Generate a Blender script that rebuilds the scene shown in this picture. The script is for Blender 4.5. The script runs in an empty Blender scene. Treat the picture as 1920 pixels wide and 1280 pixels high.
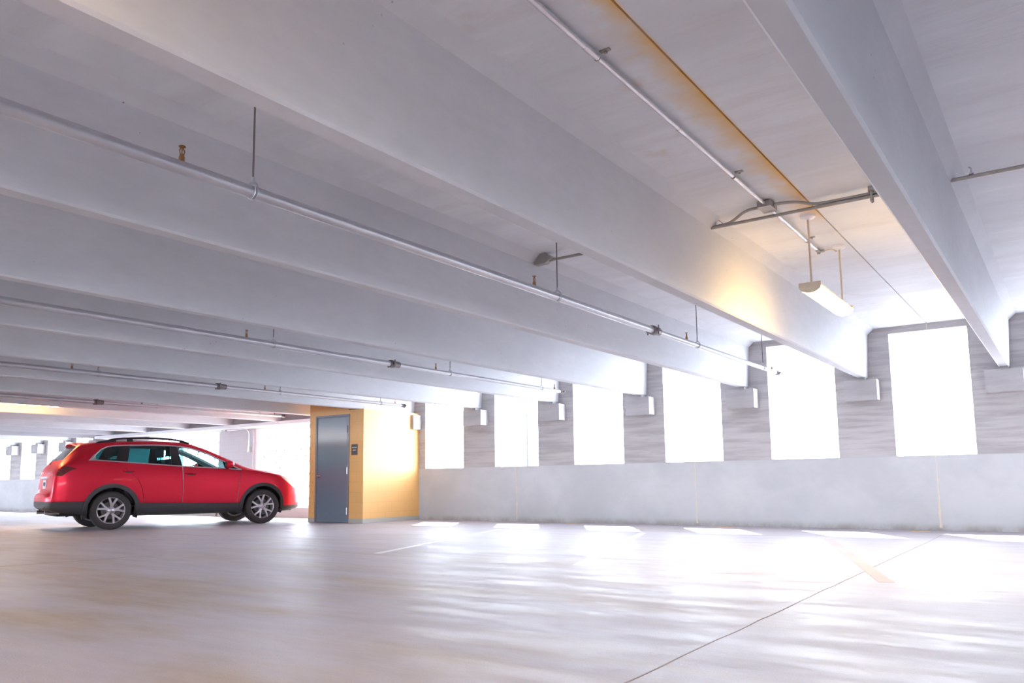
import bpy, bmesh, math, random
import numpy as np
from mathutils import Vector, Matrix
from mathutils.bvhtree import BVHTree

random.seed(7)
PI = math.pi
scene = bpy.context.scene
COL = scene.collection

# ------------------------------------------------------------------ camera
CAM_Z = 0.7508
cam_d = bpy.data.cameras.new('camera')
cam = bpy.data.objects.new('camera', cam_d)
COL.objects.link(cam)
cam_d.sensor_width = 36.0
cam_d.lens = 28.112
cam_d.shift_y = 0.0412
cam_d.clip_start = 0.05
cam_d.clip_end = 500
cr = Vector((0.81933878, 0.57317548, -0.01240308))
cu = Vector((0.08043258, -0.09350217, 0.99236482))
cf = Vector((-0.56763947, 0.81408059, 0.12271194))
cam.matrix_world = Matrix(((cr.x, cu.x, -cf.x, 0), (cr.y, cu.y, -cf.y, 0),
                           (cr.z, cu.z, -cf.z, CAM_Z), (0, 0, 0, 1)))
scene.camera = cam

# ------------------------------------------------------------------ world, sun, exposure
w = bpy.data.worlds.new('sky')
scene.world = w
w.use_nodes = True
bg = w.node_tree.nodes['Background']
bg.inputs['Color'].default_value = (0.78, 0.875, 1.0, 1)
# hazy sky: brightest towards the horizon, calmer overhead
_n, _l = w.node_tree.nodes, w.node_tree.links
_tc = _n.new('ShaderNodeTexCoord')
_sp = _n.new('ShaderNodeSeparateXYZ')
_mr = _n.new('ShaderNodeMapRange')
_mr.inputs[1].default_value, _mr.inputs[2].default_value = 0.05, 0.75
_mr.inputs[3].default_value, _mr.inputs[4].default_value = 10.0, 2.8
_l.new(_tc.outputs['Generated'], _sp.inputs[0])
_l.new(_sp.outputs[2], _mr.inputs[0])
_l.new(_mr.outputs[0], bg.inputs['Strength'])
sun_d = bpy.data.lights.new('sun', 'SUN')
sun_d.energy = 8.0
sun_d.angle = math.radians(0.6)
sun_d.color = (1.0, 0.97, 0.93)
sun = bpy.data.objects.new('sun', sun_d)
COL.objects.link(sun)
sun.rotation_euler = Vector((1.31, -2.05, -2.89)).to_track_quat('-Z', 'Y').to_euler()
sun.location = (-8, 25, 30)
vs = scene.view_settings
vs.view_transform = 'Standard'
vs.look = 'None'
vs.gamma = 1
vs.exposure = 1.90
vs.use_curve_mapping = False
scene.cycles.use_denoising = True
scene.cycles.max_bounces = 14
scene.cycles.diffuse_bounces = 8

# ------------------------------------------------------------------ materials
def new_mat(name):
    m = bpy.data.materials.new(name)
    m.use_nodes = True
    nt = m.node_tree
    return m, nt, nt.nodes['Principled BSDF']

def plain(name, col, rough=0.5, metal=0.0, spec=0.5, coat=0.0, emit=None, es=0.0):
    m, nt, b = new_mat(name)
    b.inputs['Base Color'].default_value = (*col, 1)
    b.inputs['Roughness'].default_value = rough
    b.inputs['Metallic'].default_value = metal
    b.inputs['Specular IOR Level'].default_value = spec
    b.inputs['Coat Weight'].default_value = coat
    b.inputs['Coat Roughness'].default_value = 0.03
    if emit:
        b.inputs['Emission Color'].default_value = (*emit, 1)
        b.inputs['Emission Strength'].default_value = es
    return m

class NT:
    """small helper around a node tree"""
    def __init__(s, nt):
        s.nt = nt
    def n(s, t, **kw):
        x = s.nt.nodes.new(t)
        for k, v in kw.items():
            setattr(x, k, v)
        return x
    def l(s, a, b):
        s.nt.links.new(a, b)
    def coord(s, scale=(1, 1, 1), loc=(0, 0, 0)):
        tc = s.n('ShaderNodeTexCoord')
        mp = s.n('ShaderNodeMapping')
        mp.inputs['Scale'].default_value = scale
        mp.inputs['Location'].default_value = loc
        s.l(tc.outputs['Object'], mp.inputs['Vector'])
        return mp.outputs['Vector']
    def noise(s, vec, scale=1.0, detail=6, rough=0.6, lo=0.35, hi=0.65):
        no = s.n('ShaderNodeTexNoise')
        no.inputs['Scale'].default_value = scale
        no.inputs['Detail'].default_value = detail
        no.inputs['Roughness'].default_value = rough
        s.l(vec, no.inputs['Vector'])
        return s.remap(no.outputs['Fac'], lo, hi)
    def remap(s, v, lo, hi, a=0.0, b=1.0):
        mr = s.n('ShaderNodeMapRange')
        mr.interpolation_type = 'SMOOTHSTEP'
        for i, x in zip((1, 2, 3, 4), (lo, hi, a, b)):
            mr.inputs[i].default_value = x
        s.l(v, mr.inputs[0])
        return mr.outputs[0]
    def math(s, op, a, b=None):
        m = s.n('ShaderNodeMath', operation=op)
        for i, x in enumerate((a, b)):
            if x is None:
                continue
            if isinstance(x, (int, float)):
                m.inputs[i].default_value = x
            else:
                s.l(x, m.inputs[i])
        return m.outputs[0]
    def mix(s, fac, a, b):
        m = s.n('ShaderNodeMix', data_type='RGBA')
        for i, x in ((0, fac), (6, a), (7, b)):
            if isinstance(x, tuple):
                m.inputs[i].default_value = (*x, 1)
            elif isinstance(x, (int, float)):
                m.inputs[i].default_value = x
            else:
                s.l(x, m.inputs[i])
        return m.outputs[2]
    def bump(s, h, bsdf, strength=0.2, dist=0.01):
        b = s.n('ShaderNodeBump')
        b.inputs['Strength'].default_value = strength
        b.inputs['Distance'].default_value = dist
        s.l(h, b.inputs['Height'])
        s.l(b.outputs['Normal'], bsdf.inputs['Normal'])
    def xyz(s):
        tc = s.n('ShaderNodeTexCoord')
        sp = s.n('ShaderNodeSeparateXYZ')
        s.l(tc.outputs['Object'], sp.inputs[0])
        return sp.outputs

def concrete(name, c1, c2, stretch=(1, 1, 1), rough=0.75, pores=0.0, streak=0.0, streak_scale=(1, 1, 1), c3=None, spec=0.3):
    m, nt, b = new_mat(name)
    h = NT(nt)
    big = h.noise(h.coord(stretch), 0.9, 7, 0.62, 0.32, 0.68)
    col = h.mix(big, c1, c2)
    fine = h.noise(h.coord(stretch), 14, 4, 0.6, 0.3, 0.7)
    col = h.mix(h.math('MULTIPLY', fine, 0.16), col, tuple(x * 0.72 for x in c1))
    if streak:
        st = h.noise(h.coord(streak_scale), 1.0, 5, 0.65, 0.42, 0.68)
        col = h.mix(h.math('MULTIPLY', st, streak), col, c3 or tuple(x * 0.7 for x in c1))
    if pores:
        vo = h.n('ShaderNodeTexVoronoi')
        vo.inputs['Scale'].default_value = 15
        vo.inputs['Randomness'].default_value = 1
        h.l(h.coord(), vo.inputs['Vector'])
        p = h.remap(vo.outputs['Distance'], 0.05, 0.11, 1, 0)
        gate = h.noise(h.coord(loc=(3, 1, 2)), 1.3, 3, 0.5, 0.57, 0.70)
        col = h.mix(h.math('MULTIPLY', h.math('MULTIPLY', p, gate), pores), col, (0.22, 0.19, 0.17))
    h.l(col, b.inputs['Base Color'])
    b.inputs['Roughness'].default_value = rough
    b.inputs['Specular IOR Level'].default_value = spec
    h.bump(fine, b, 0.12, 0.004)
    return m

M = {}
M['beam'] = concrete('beam_concrete', (0.69, 0.712, 0.755), (0.595, 0.615, 0.655), (0.6, 0.35, 1), 0.7, pores=0.9)
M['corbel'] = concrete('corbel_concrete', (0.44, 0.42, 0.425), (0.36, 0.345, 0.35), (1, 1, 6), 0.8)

def ceiling_mat():
    m, nt, b = new_mat('ceiling_concrete')
    h = NT(nt)
    x, y, z = h.xyz()
    big = h.noise(h.coord((0.8, 1.2, 1)), 0.8, 7, 0.62, 0.32, 0.68)
    col = h.mix(big, (0.77, 0.80, 0.84), (0.68, 0.71, 0.75))
    tro = h.noise(h.coord((0.35, 2.6, 1)), 1.6, 6, 0.65, 0.44, 0.66)
    col = h.mix(h.math('MULTIPLY', tro, 0.35), col, (0.62, 0.61, 0.63))
    pale = h.noise(h.coord((0.5, 3.0, 1), (5, 2, 0)), 1.2, 6, 0.65, 0.56, 0.72)
    col = h.mix(h.math('MULTIPLY', pale, 0.4), col, (0.88, 0.88, 0.89))
    # rust that has bled from the joint between two tees, in an uneven fringe
    wob = h.noise(h.coord((1, 1, 1)), 2.2, 7, 0.7, 0.2, 0.8)
    reach = h.math('MULTIPLY_ADD', wob, 0.34)
    h.nt.nodes[-1].inputs[2].default_value = 0.05
    dx = h.math('SUBTRACT', -1.60, x)                       # distance to the left of the joint
    left = h.math('MULTIPLY', h.math('GREATER_THAN', dx, 0.0), h.math('POWER', h.math('SUBTRACT', 1.0, h.math('MINIMUM', h.math('DIVIDE', dx, reach), 1.0)), 1.6))
    right = h.math('MULTIPLY', h.math('LESS_THAN', dx, 0.0), h.remap(h.math('ABSOLUTE', dx), 0.0, 0.03, 0.55, 0))
    seg = h.math('MULTIPLY', h.remap(y, 6.6, 7.3, 1, 0.12), h.remap(y, 8.2, 9.6, 1, 0))
    patch = h.noise(h.coord((0.3, 1, 1), (0, 4, 0)), 1.1, 4, 0.6, 0.30, 0.55)
    st = h.math('MULTIPLY', h.math('MULTIPLY', h.math('ADD', left, right), seg), h.math('MULTIPLY_ADD', patch, 0.5))
    h.nt.nodes[-2].inputs[2].default_value = 0.5
    col = h.mix(h.math('MINIMUM', st, 0.95), col, (0.76, 0.45, 0.10))
    # fainter tan spots on the panel beside the conduit
    tan = h.math('MULTIPLY', h.noise(h.coord((1, 1.3, 1), (9, 3, 0)), 2.4, 5, 0.6, 0.58, 0.74),
                 h.math('MULTIPLY', h.remap(x, -2.4, -2.2, 0, 1), h.remap(x, -1.9, -1.7, 1, 0)))
    col = h.mix(h.math('MULTIPLY', tan, 0.35), col, (0.55, 0.40, 0.22))
    h.l(col, b.inputs['Base Color'])
    b.inputs['Roughness'].default_value = 0.6
    b.inputs['Specular IOR Level'].default_value = 0.35
    h.bump(tro, b, 0.2, 0.01)
    return m
M['ceiling'] = ceiling_mat()

def floor_mat():
    m, nt, b = new_mat('floor_concrete')
    h = NT(nt)
    big = h.noise(h.coord((0.45, 1.0, 1)), 0.55, 7, 0.6, 0.3, 0.7)
    col = h.mix(big, (0.47, 0.435, 0.48), (0.395, 0.365, 0.405))
    sweep = h.noise(h.coord((0.30, 2.2, 1), (2, 7, 0)), 1.5, 9, 0.74, 0.44, 0.66)
    col = h.mix(h.math('MULTIPLY', sweep, 0.65), col, (0.44, 0.375, 0.355))
    ochre = h.noise(h.coord((0.5, 1.3, 1), (7, 1, 0)), 0.8, 5, 0.6, 0.45, 0.66)
    nearside = h.math('MULTIPLY', h.remap(h.xyz()[1], 2.0, 7.5, 0.8, 0.35), h.remap(h.xyz()[0], -4.0, 1.0, 1.0, 0.35))
    col = h.mix(h.math('MULTIPLY', ochre, nearside), col, (0.37, 0.28, 0.19))
    grain = h.noise(h.coord(), 105, 3, 0.65, 0.38, 0.62)
    col = h.mix(h.math('MULTIPLY', grain, 0.26), col, (0.34, 0.305, 0.32))
    h.l(col, b.inputs['Base Color'])
    rr = h.remap(h.noise(h.coord((0.40, 2.0, 1), (1, 1, 5)), 2.2, 9, 0.75, 0.35, 0.66), 0, 1, 0.44, 0.60)
    h.l(rr, b.inputs['Roughness'])
    b.inputs['Specular IOR Level'].default_value = 0.13
    h.bump(grain, b, 0.22, 0.003)
    return m
M['floor'] = floor_mat()

def wall_mat():
    m, nt, b = new_mat('wall_concrete')
    h = NT(nt)
    x, y, z = h.xyz()
    up = h.remap(z, 1.055, 1.075, 0, 1)
    bl = h.noise(h.coord((0.8, 1, 0.9)), 1.1, 6, 0.62, 0.32, 0.68)
    low = h.mix(bl, (0.485, 0.485, 0.50), (0.415, 0.415, 0.43))
    stx = h.noise(h.coord((0.7, 1, 9)), 1.5, 6, 0.68, 0.38, 0.66)
    upc = h.mix(stx, (0.425, 0.40, 0.40), (0.325, 0.303, 0.302))
    col = h.mix(up, low, upc)
    # dirt line along the foot of the wall
    dn = h.noise(h.coord((1.6, 1, 1)), 1.4, 6, 0.7, 0.30, 0.62)
    dirt = h.math('MULTIPLY', h.remap(h.math('MULTIPLY_ADD', dn, -0.10), -0.0, 0.06, 1, 0), 1.0)
    band = h.math('MULTIPLY', h.remap(z, 0.01, 0.13, 1, 0), h.math('MULTIPLY_ADD', dn, 0.75))
    h.nt.nodes[-2].inputs[2].default_value = 0.1
    col = h.mix(h.math('MULTIPLY', band, 0.75), col, (0.22, 0.18, 0.15))
    groove = h.math('MULTIPLY', h.remap(z, 1.052, 1.058, 0, 1), h.remap(z, 1.066, 1.072, 1, 0))
    col = h.mix(h.math('MULTIPLY', groove, 0.25), col, (0.35, 0.33, 0.33))
    h.l(col, b.inputs['Base Color'])
    b.inputs['Roughness'].default_value = 0.7
    b.inputs['Specular IOR Level'].default_value = 0.3
    h.bump(stx, b, 0.12, 0.006)
    return m
M['wall'] = wall_mat()

def block_mat(name, c, joint, bw=0.40, bh=0.20, gloss=0.0):
    """painted block masonry with shallow mortar joints"""
    m, nt, b = new_mat(name)
    h = NT(nt)
    x, y, z = h.xyz()
    cb = h.n('ShaderNodeCombineXYZ')
    h.l(h.math('ADD', x, y), cb.inputs[0])
    h.l(z, cb.inputs[1])
    br = h.n('ShaderNodeTexBrick')
    br.inputs['Scale'].default_value = 1
    br.inputs['Brick Width'].default_value = bw
    br.inputs['Row Height'].default_value = bh
    br.inputs['Mortar Size'].default_value = 0.006
    br.inputs['Mortar Smooth'].default_value = 0.4
    br.inputs['Color1'].default_value = (*c, 1)
    br.inputs['Color2'].default_value = (*[v * 0.97 for v in c], 1)
    br.inputs['Mortar'].default_value = (*joint, 1)
    h.l(cb.outputs[0], br.inputs['Vector'])
    h.l(br.outputs['Color'], b.inputs['Base Color'])
    b.inputs['Roughness'].default_value = 0.55
    b.inputs['Coat Weight'].default_value = gloss
    b.inputs['Coat Roughness'].default_value = 0.66
    h.bump(br.outputs['Fac'], b, -0.3, 0.004)
    return m
M['orange'] = block_mat('orange_painted_block', (0.80, 0.44, 0.14), (0.72, 0.38, 0.12), gloss=1.0)
M['grey_block'] = block_mat('grey_block', (0.53, 0.51, 0.54), (0.47, 0.45, 0.48))
M['base_grey'] = plain('base_band_grey', (0.44, 0.42, 0.38), 0.7)
M['caulk'] = plain('caulk', (0.60, 0.51, 0.42), 0.8)
M['mark'] = plain('orange_mark', (0.85, 0.50, 0.16), 0.8)
M['line'] = concrete('worn_line_paint', (0.80, 0.78, 0.79), (0.68, 0.65, 0.66), (1, 1, 1), 0.55, spec=0.12)
M['line_pink'] = concrete('worn_pinkish_line', (0.52, 0.40, 0.36), (0.44, 0.34, 0.31), (1, 1, 1), 0.55, spec=0.05)
M['joint'] = plain('floor_joint', (0.30, 0.24, 0.22), 0.9)

def galv(name, c1, c2, rough):
    m, nt, b = new_mat(name)
    h = NT(nt)
    n = h.noise(h.coord((1, 0.4, 1)), 9, 4, 0.6, 0.2, 0.8)
    h.l(h.mix(n, c1, c2), b.inputs['Base Color'])
    b.inputs['Metallic'].default_value = 0.75
    b.inputs['Roughness'].default_value = rough
    return m
M['galv'] = galv('galvanised_steel', (0.62, 0.63, 0.67), (0.53, 0.54, 0.59), 0.36)
M['conduit'] = galv('bright_conduit', (0.80, 0.80, 0.84), (0.70, 0.70, 0.76), 0.25)
M['conduit_dull'] = galv('dull_conduit', (0.42, 0.39, 0.36), (0.33, 0.31, 0.29), 0.4)
M['dark_steel'] = plain('dark_steel', (0.20, 0.175, 0.18), 0.5, 0.5)
M['brass'] = plain('brass', (0.36, 0.19, 0.09), 0.45, 0.7)
M['white_paint'] = plain('white_paint', (0.86, 0.86, 0.88), 0.45)
M['lamp_body'] = plain('lamp_body', (0.66, 0.56, 0.44), 0.45)
M['lamp_lens'] = plain('lamp_lens', (0.9, 0.85, 0.75), 0.4, emit=(1.0, 0.62, 0.22), es=23.0)
M['door'] = plain('slate_door_paint', (0.15, 0.19, 0.245), 0.28, spec=0.7)
M['door_frame'] = plain('door_frame_paint', (0.20, 0.21, 0.24), 0.4)
M['chrome'] = plain('chrome', (0.75, 0.74, 0.76), 0.15, 1.0)
M['sign'] = plain('sign_black', (0.05, 0.035, 0.045), 0.4)
M['sign_text'] = plain('sign_white', (0.8, 0.78, 0.8), 0.5)
M['asphalt'] = concrete('outside_paving', (0.30, 0.30, 0.30), (0.25, 0.25, 0.26), (1, 1, 1), 0.85)
M['pole'] = plain('pole_blue_grey', (0.03, 0.035, 0.05), 0.6)
# car
M['red'] = plain('red_car_paint', (0.62, 0.018, 0.044), 0.40, 0.7, 0.4, coat=0.14)
M['clad'] = plain('dark_cladding', (0.036, 0.032, 0.037), 0.55)
M['black'] = plain('black_trim', (0.012, 0.011, 0.013), 0.3)
M['under'] = plain('underbody_black', (0.015, 0.014, 0.015), 0.8)
M['tyre'] = plain('tyre_rubber', (0.030, 0.025, 0.027), 0.75)
M['alloy'] = plain('alloy_silver', (0.50, 0.46, 0.50), 0.36, 0.7)
M['satin'] = plain('satin_trim', (0.60, 0.58, 0.62), 0.28, 0.9)
M['lining'] = plain('cabin_lining', (0.52, 0.52, 0.54), 0.8)
M['screen'] = plain('screen_grey', (0.62, 0.62, 0.64), 0.6)
M['seat'] = plain('seat_fabric', (0.045, 0.040, 0.05), 0.7)
M['tail'] = plain('tail_lamp_red', (0.60, 0.01, 0.014), 0.25)
M['tail_dark'] = plain('tail_lamp_smoked', (0.10, 0.015, 0.02), 0.12, coat=1.0)
M['lamp_clear'] = plain('headlamp_clear', (0.62, 0.66, 0.72), 0.08, 0.5, coat=1.0)
M['plate'] = plain('number_plate', (0.72, 0.72, 0.78), 0.4)
M['plate_ink'] = plain('number_plate_ink', (0.12, 0.12, 0.30), 0.5)
M['disc'] = plain('brake_disc_steel', (0.12, 0.12, 0.125), 0.45, 0.8)

def glass_mat(name, tint):
    m = bpy.data.materials.new(name)
    m.use_nodes = True
    nt = m.node_tree
    nt.nodes.clear()
    h = NT(nt)
    out = h.n('ShaderNodeOutputMaterial')
    tr = h.n('ShaderNodeBsdfTransparent')
    tr.inputs['Color'].default_value = (*tint, 1)
    gl = h.n('ShaderNodeBsdfGlossy')
    gl.inputs['Roughness'].default_value = 0.02
    gl.inputs['Color'].default_value = (1, 1, 1, 1)
    fr = h.n('ShaderNodeFresnel')
    fr.inputs['IOR'].default_value = 1.5
    mx = h.n('ShaderNodeMixShader')
    ge = h.n('ShaderNodeNewGeometry')                       # the inner face of a thin pane adds no reflection of its own
    h.l(h.math('MULTIPLY', fr.outputs[0], h.math('SUBTRACT', 1.0, ge.outputs['Backfacing'])), mx.inputs[0])
    h.l(tr.outputs[0], mx.inputs[1])
    h.l(gl.outputs[0], mx.inputs[2])
    h.l(mx.outputs[0], out.inputs[0])
    return m
M['glass'] = glass_mat('tinted_glass', (0.78, 0.95, 0.95))
M['privacy'] = glass_mat('dark_teal_glass', (0.36, 0.68, 0.69))

# ------------------------------------------------------------------ mesh helpers
def box(bm, x0, x1, y0, y1, z0, z1):
    vs_ = [bm.verts.new(p) for p in ((x0, y0, z0), (x1, y0, z0), (x1, y1, z0), (x0, y1, z0),
                                     (x0, y0, z1), (x1, y0, z1), (x1, y1, z1), (x0, y1, z1))]
    for f in ((3, 2, 1, 0), (4, 5, 6, 7), (0, 1, 5, 4), (1, 2, 6, 5), (2, 3, 7, 6), (3, 0, 4, 7)):
        bm.faces.new([vs_[i] for i in f])
    return vs_

def extrude_y(bm, prof, y0, y1):
    """closed (x, z) outline pulled along y"""
    a = [bm.verts.new((x, y0, z)) for x, z in prof]
    b = [bm.verts.new((x, y1, z)) for x, z in prof]
    n = len(prof)
    for i in range(n):
        bm.faces.new((a[i], a[(i + 1) % n], b[(i + 1) % n], b[i]))
    bm.faces.new(a)
    bm.faces.new(b[::-1])

def tube(bm, pts, r, seg=12, caps=True):
    """round bar along a list of points; r may be a list"""
    pts = [Vector(p) for p in pts]
    rs = r if isinstance(r, (list, tuple)) else [r] * len(pts)
    t0 = (pts[1] - pts[0]).normalized()
    up = Vector((0, 0, 1)) if abs(t0.z) < 0.9 else Vector((0, 1, 0))
    nrm = t0.cross(up).normalized()
    rings = []
    for i, p in enumerate(pts):
        if i == 0:
            t = pts[1] - pts[0]
        elif i == len(pts) - 1:
            t = pts[-1] - pts[-2]
        else:
            t = (pts[i + 1] - pts[i]).normalized() + (pts[i] - pts[i - 1]).normalized()
        t.normalize()
        nrm = (nrm - t * nrm.dot(t)).normalized()
        bn = t.cross(nrm)
        rings.append([bm.verts.new(p + (nrm * math.cos(2 * PI * k / seg) + bn * math.sin(2 * PI * k / seg)) * rs[i])
                      for k in range(seg)])
    for a, b in zip(rings, rings[1:]):
        for k in range(seg):
            bm.faces.new((a[k], a[(k + 1) % seg], b[(k + 1) % seg], b[k]))
    if caps:
        bm.faces.new(rings[0][::-1])
        bm.faces.new(rings[-1])

def lathe(bm, prof, seg=48, axis='y', origin=(0, 0, 0), closed=False):
    """profile of (radius, offset) spun about an axis"""
    o = Vector(origin)
    rings = []
    for k in range(seg):
        a = 2 * PI * k / seg
        ring = []
        for r, h in prof:
            if axis == 'y':
                p = Vector((r * math.cos(a), h, r * math.sin(a)))
            elif axis == 'z':
                p = Vector((r * math.cos(a), r * math.sin(a), h))
            else:
                p = Vector((h, r * math.cos(a), r * math.sin(a)))
            ring.append(bm.verts.new(o + p))
        rings.append(ring)
    n = len(prof)
    for k in range(seg):
        a, b = rings[k], rings[(k + 1) % seg]
        for i in range(n if closed else n - 1):
            j = (i + 1) % n
            bm.faces.new((a[i], a[j], b[j], b[i]))
    bmesh.ops.remove_doubles(bm, verts=bm.verts, dist=1e-6)

def obj(name, bm, mat, parent=None, smooth=False, angle=35, bevel=0.0, bseg=2):
    if bevel:
        es = [e for e in bm.edges if len(e.link_faces) == 2 and e.calc_face_angle(0) > math.radians(30)]
        bmesh.ops.bevel(bm, geom=es, offset=bevel, segments=bseg, affect='EDGES', profile=0.6, clamp_overlap=True)
    bmesh.ops.recalc_face_normals(bm, faces=bm.faces)
    if bm.calc_volume(signed=True) < 0:
        bmesh.ops.reverse_faces(bm, faces=bm.faces)
    me = bpy.data.meshes.new(name)
    bm.to_mesh(me)
    bm.free()
    if mat:
        me.materials.append(mat)
    if smooth:
        for p in me.polygons:
            p.use_smooth = True
        me.set_sharp_from_angle(angle=math.radians(angle))
    o = bpy.data.objects.new(name, me)
    COL.objects.link(o)
    if parent:
        o.parent = parent
    return o

def tag(o, label, cat, group=None, kind=None):
    o['label'] = label
    o['category'] = cat
    if group:
        o['group'] = group
    if kind:
        o['kind'] = kind
    return o

def empty(name, loc, label, cat, group=None, rz=0.0):
    o = bpy.data.objects.new(name, None)
    o.empty_display_size = 0.1
    COL.objects.link(o)
    o.location = loc
    o.rotation_euler = (0, 0, rz)
    return tag(o, label, cat, group)

def struct(name, bm, mat, label=None, cat=None, **kw):
    o = obj(name, bm, mat, **kw)
    o['kind'] = 'structure'
    if label:
        o['label'] = label
        o['category'] = cat or name.split('_')[0]
    return o

def copy_tree(o, parent=None):
    c = o.copy()
    COL.objects.link(c)
    if parent:
        c.parent = parent
    for ch in list(o.children):
        copy_tree(ch, c)
    return c

NB = bmesh.new

# ------------------------------------------------------------------ dimensions of the deck
W = 12.918                      # inner face of the window wall
WT = 0.20                       # its thickness
S0, SP = -0.616, 1.829          # right face of the nearest beam, beam spacing
ZB, ZF, ZC = 2.248, 2.908, 2.991    # beam bottom, fillet start, ceiling
SILL, HEAD = 1.067, 2.892
YB = -9.0                       # the open rear edge of the deck
XL, XR = -60.0, 13.0
XC0, XC1, YC = -13.025, -11.454, 11.276   # orange closet

# ------------------------------------------------------------------ floor
bm = NB()
box(bm, XL, XR, YB, W + WT, -0.25, 0)
struct('floor', bm, M['floor'], 'worn pale concrete parking deck floor', 'floor')

# ------------------------------------------------------------------ ceiling of tee flanges with open joints
bm = NB()
TJ = -1.600
joints = sorted([TJ + i * 2 * SP for i in range(-12, 5)])
edges = [XL] + [j for j in joints if XL < j < XR] + [XR]
for a, b in zip(edges, edges[1:]):
    box(bm, a + 0.006, b - 0.006, YB, W, ZC, ZC + 0.018)
box(bm, XL, XR, YB, W + WT, ZC + 0.018, ZC + 0.25)
struct('ceiling', bm, M['ceiling'], 'pale concrete deck ceiling with a rust-stained joint', 'ceiling')

# ------------------------------------------------------------------ window wall
def wall_grid(name, x0, x1, holes, label):
    """front face with window holes, given thickness towards the outside"""
    xs = sorted({x0, x1, *[a for h in holes for a in h]})
    zs = [0.0, SILL, HEAD, ZC + 0.018]
    bm = NB()
    V = {(i, j): bm.verts.new((x, W, z)) for i, x in enumerate(xs) for j, z in enumerate(zs)}
    for i in range(len(xs) - 1):
        for j in range(len(zs) - 1):
            if j == 1 and any(abs(xs[i] - h[0]) < 1e-6 for h in holes):
                continue
            bm.faces.new((V[i, j], V[i + 1, j], V[i + 1, j + 1], V[i, j + 1]))
    bmesh.ops.recalc_face_normals(bm, faces=bm.faces)
    g = bmesh.ops.extrude_face_region(bm, geom=list(bm.faces))
    vsx = [e for e in g['geom'] if isinstance(e, bmesh.types.BMVert)]
    bmesh.ops.translate(bm, verts=vsx, vec=(0, WT, 0))
    return struct(name, bm, M['wall'], label, 'wall')

def holes(k0, k1):
    return [(S0 - SP * k - 1.511, S0 - SP * k - 0.48) for k in range(k0, k1 + 1)]
wr = wall_grid('wall_right', XC0, XR, holes(-7, 5), 'concrete wall with a row of tall open windows over a low parapet')
wl = wall_grid('wall_left', XL, -23.45, holes(13, 30), 'far concrete wall with open windows behind the rear of the red car')
for x in (-1.615, -5.255, -8.925):
    bm = NB()
    pts = []
    for i in range(25):
        z = 0.04 + (SILL - 0.05) * i / 24
        pts.append((x + random.uniform(-0.004, 0.004), z, 0.005 + (0.007 if random.random() < 0.18 else 0) + (0.006 if z < 0.4 else 0)))
    L = [bm.verts.new((a - hw, W - 0.003, z)) for a, z, hw in pts]
    R = [bm.verts.new((a + hw, W - 0.003, z)) for a, z, hw in pts]
    L2 = [bm.verts.new((a - hw, W + 0.004, z)) for a, z, hw in pts]
    R2 = [bm.verts.new((a + hw, W + 0.004, z)) for a, z, hw in pts]
    for i in range(24):
        bm.faces.new((L[i], R[i], R[i + 1], L[i + 1]))
        bm.faces.new((L2[i], L[i], L[i + 1], L2[i + 1]))
        bm.faces.new((R[i], R2[i], R2[i + 1], R[i + 1]))
    obj('caulk_joint', bm, M['caulk'], wr)
bm = NB()
box(bm, -1.612, -1.598, W - 0.002, W + 0.004, HEAD + 0.004, ZC - 0.002)
obj('caulk_joint', bm, M['caulk'], wr)

# rear and end walls, all outside the picture: the deck is enclosed on its darker side
bm = NB()
box(bm, XL, XR, YB - 0.2, YB, 0, SILL)
box(bm, -23.0, -9.0, YB - 0.2, YB, SILL, ZC + 0.25)
for k in range(-7, 5):
    xm = S0 - SP * k - 0.0645
    box(bm, xm - 0.15, xm + 0.15, YB - 0.2, YB, SILL, ZC + 0.25)
struct('wall_back', bm, M['wall'], 'concrete rear wall of the deck, with open windows at its near end', 'wall')
bm = NB()
box(bm, XR, XR + 0.2, YB, W + WT, 0, ZC + 0.25)
struct('wall_end', bm, M['wall'], 'concrete end wall of the deck to the right of the camera', 'wall')
bm = NB()
box(bm, XL - 0.2, XL, YB, W + WT, 0, ZC + 0.25)
struct('wall_side', bm, M['wall'], 'concrete wall at the far end of the deck', 'wall')

# ------------------------------------------------------------------ beams
def beam_profile(xr):
    """stem of a double tee: slight taper, eased bottom edges, sloped fillets into the flange"""
    l, r, t, e = xr - 0.129, xr, 0.035, 0.014
    return [(l + e, ZB), (r - e, ZB), (r, ZB + e), (r + t, ZF), (r + t + 0.088, ZC), (l - t - 0.088, ZC), (l - t, ZF), (l, ZB + e)]

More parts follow.
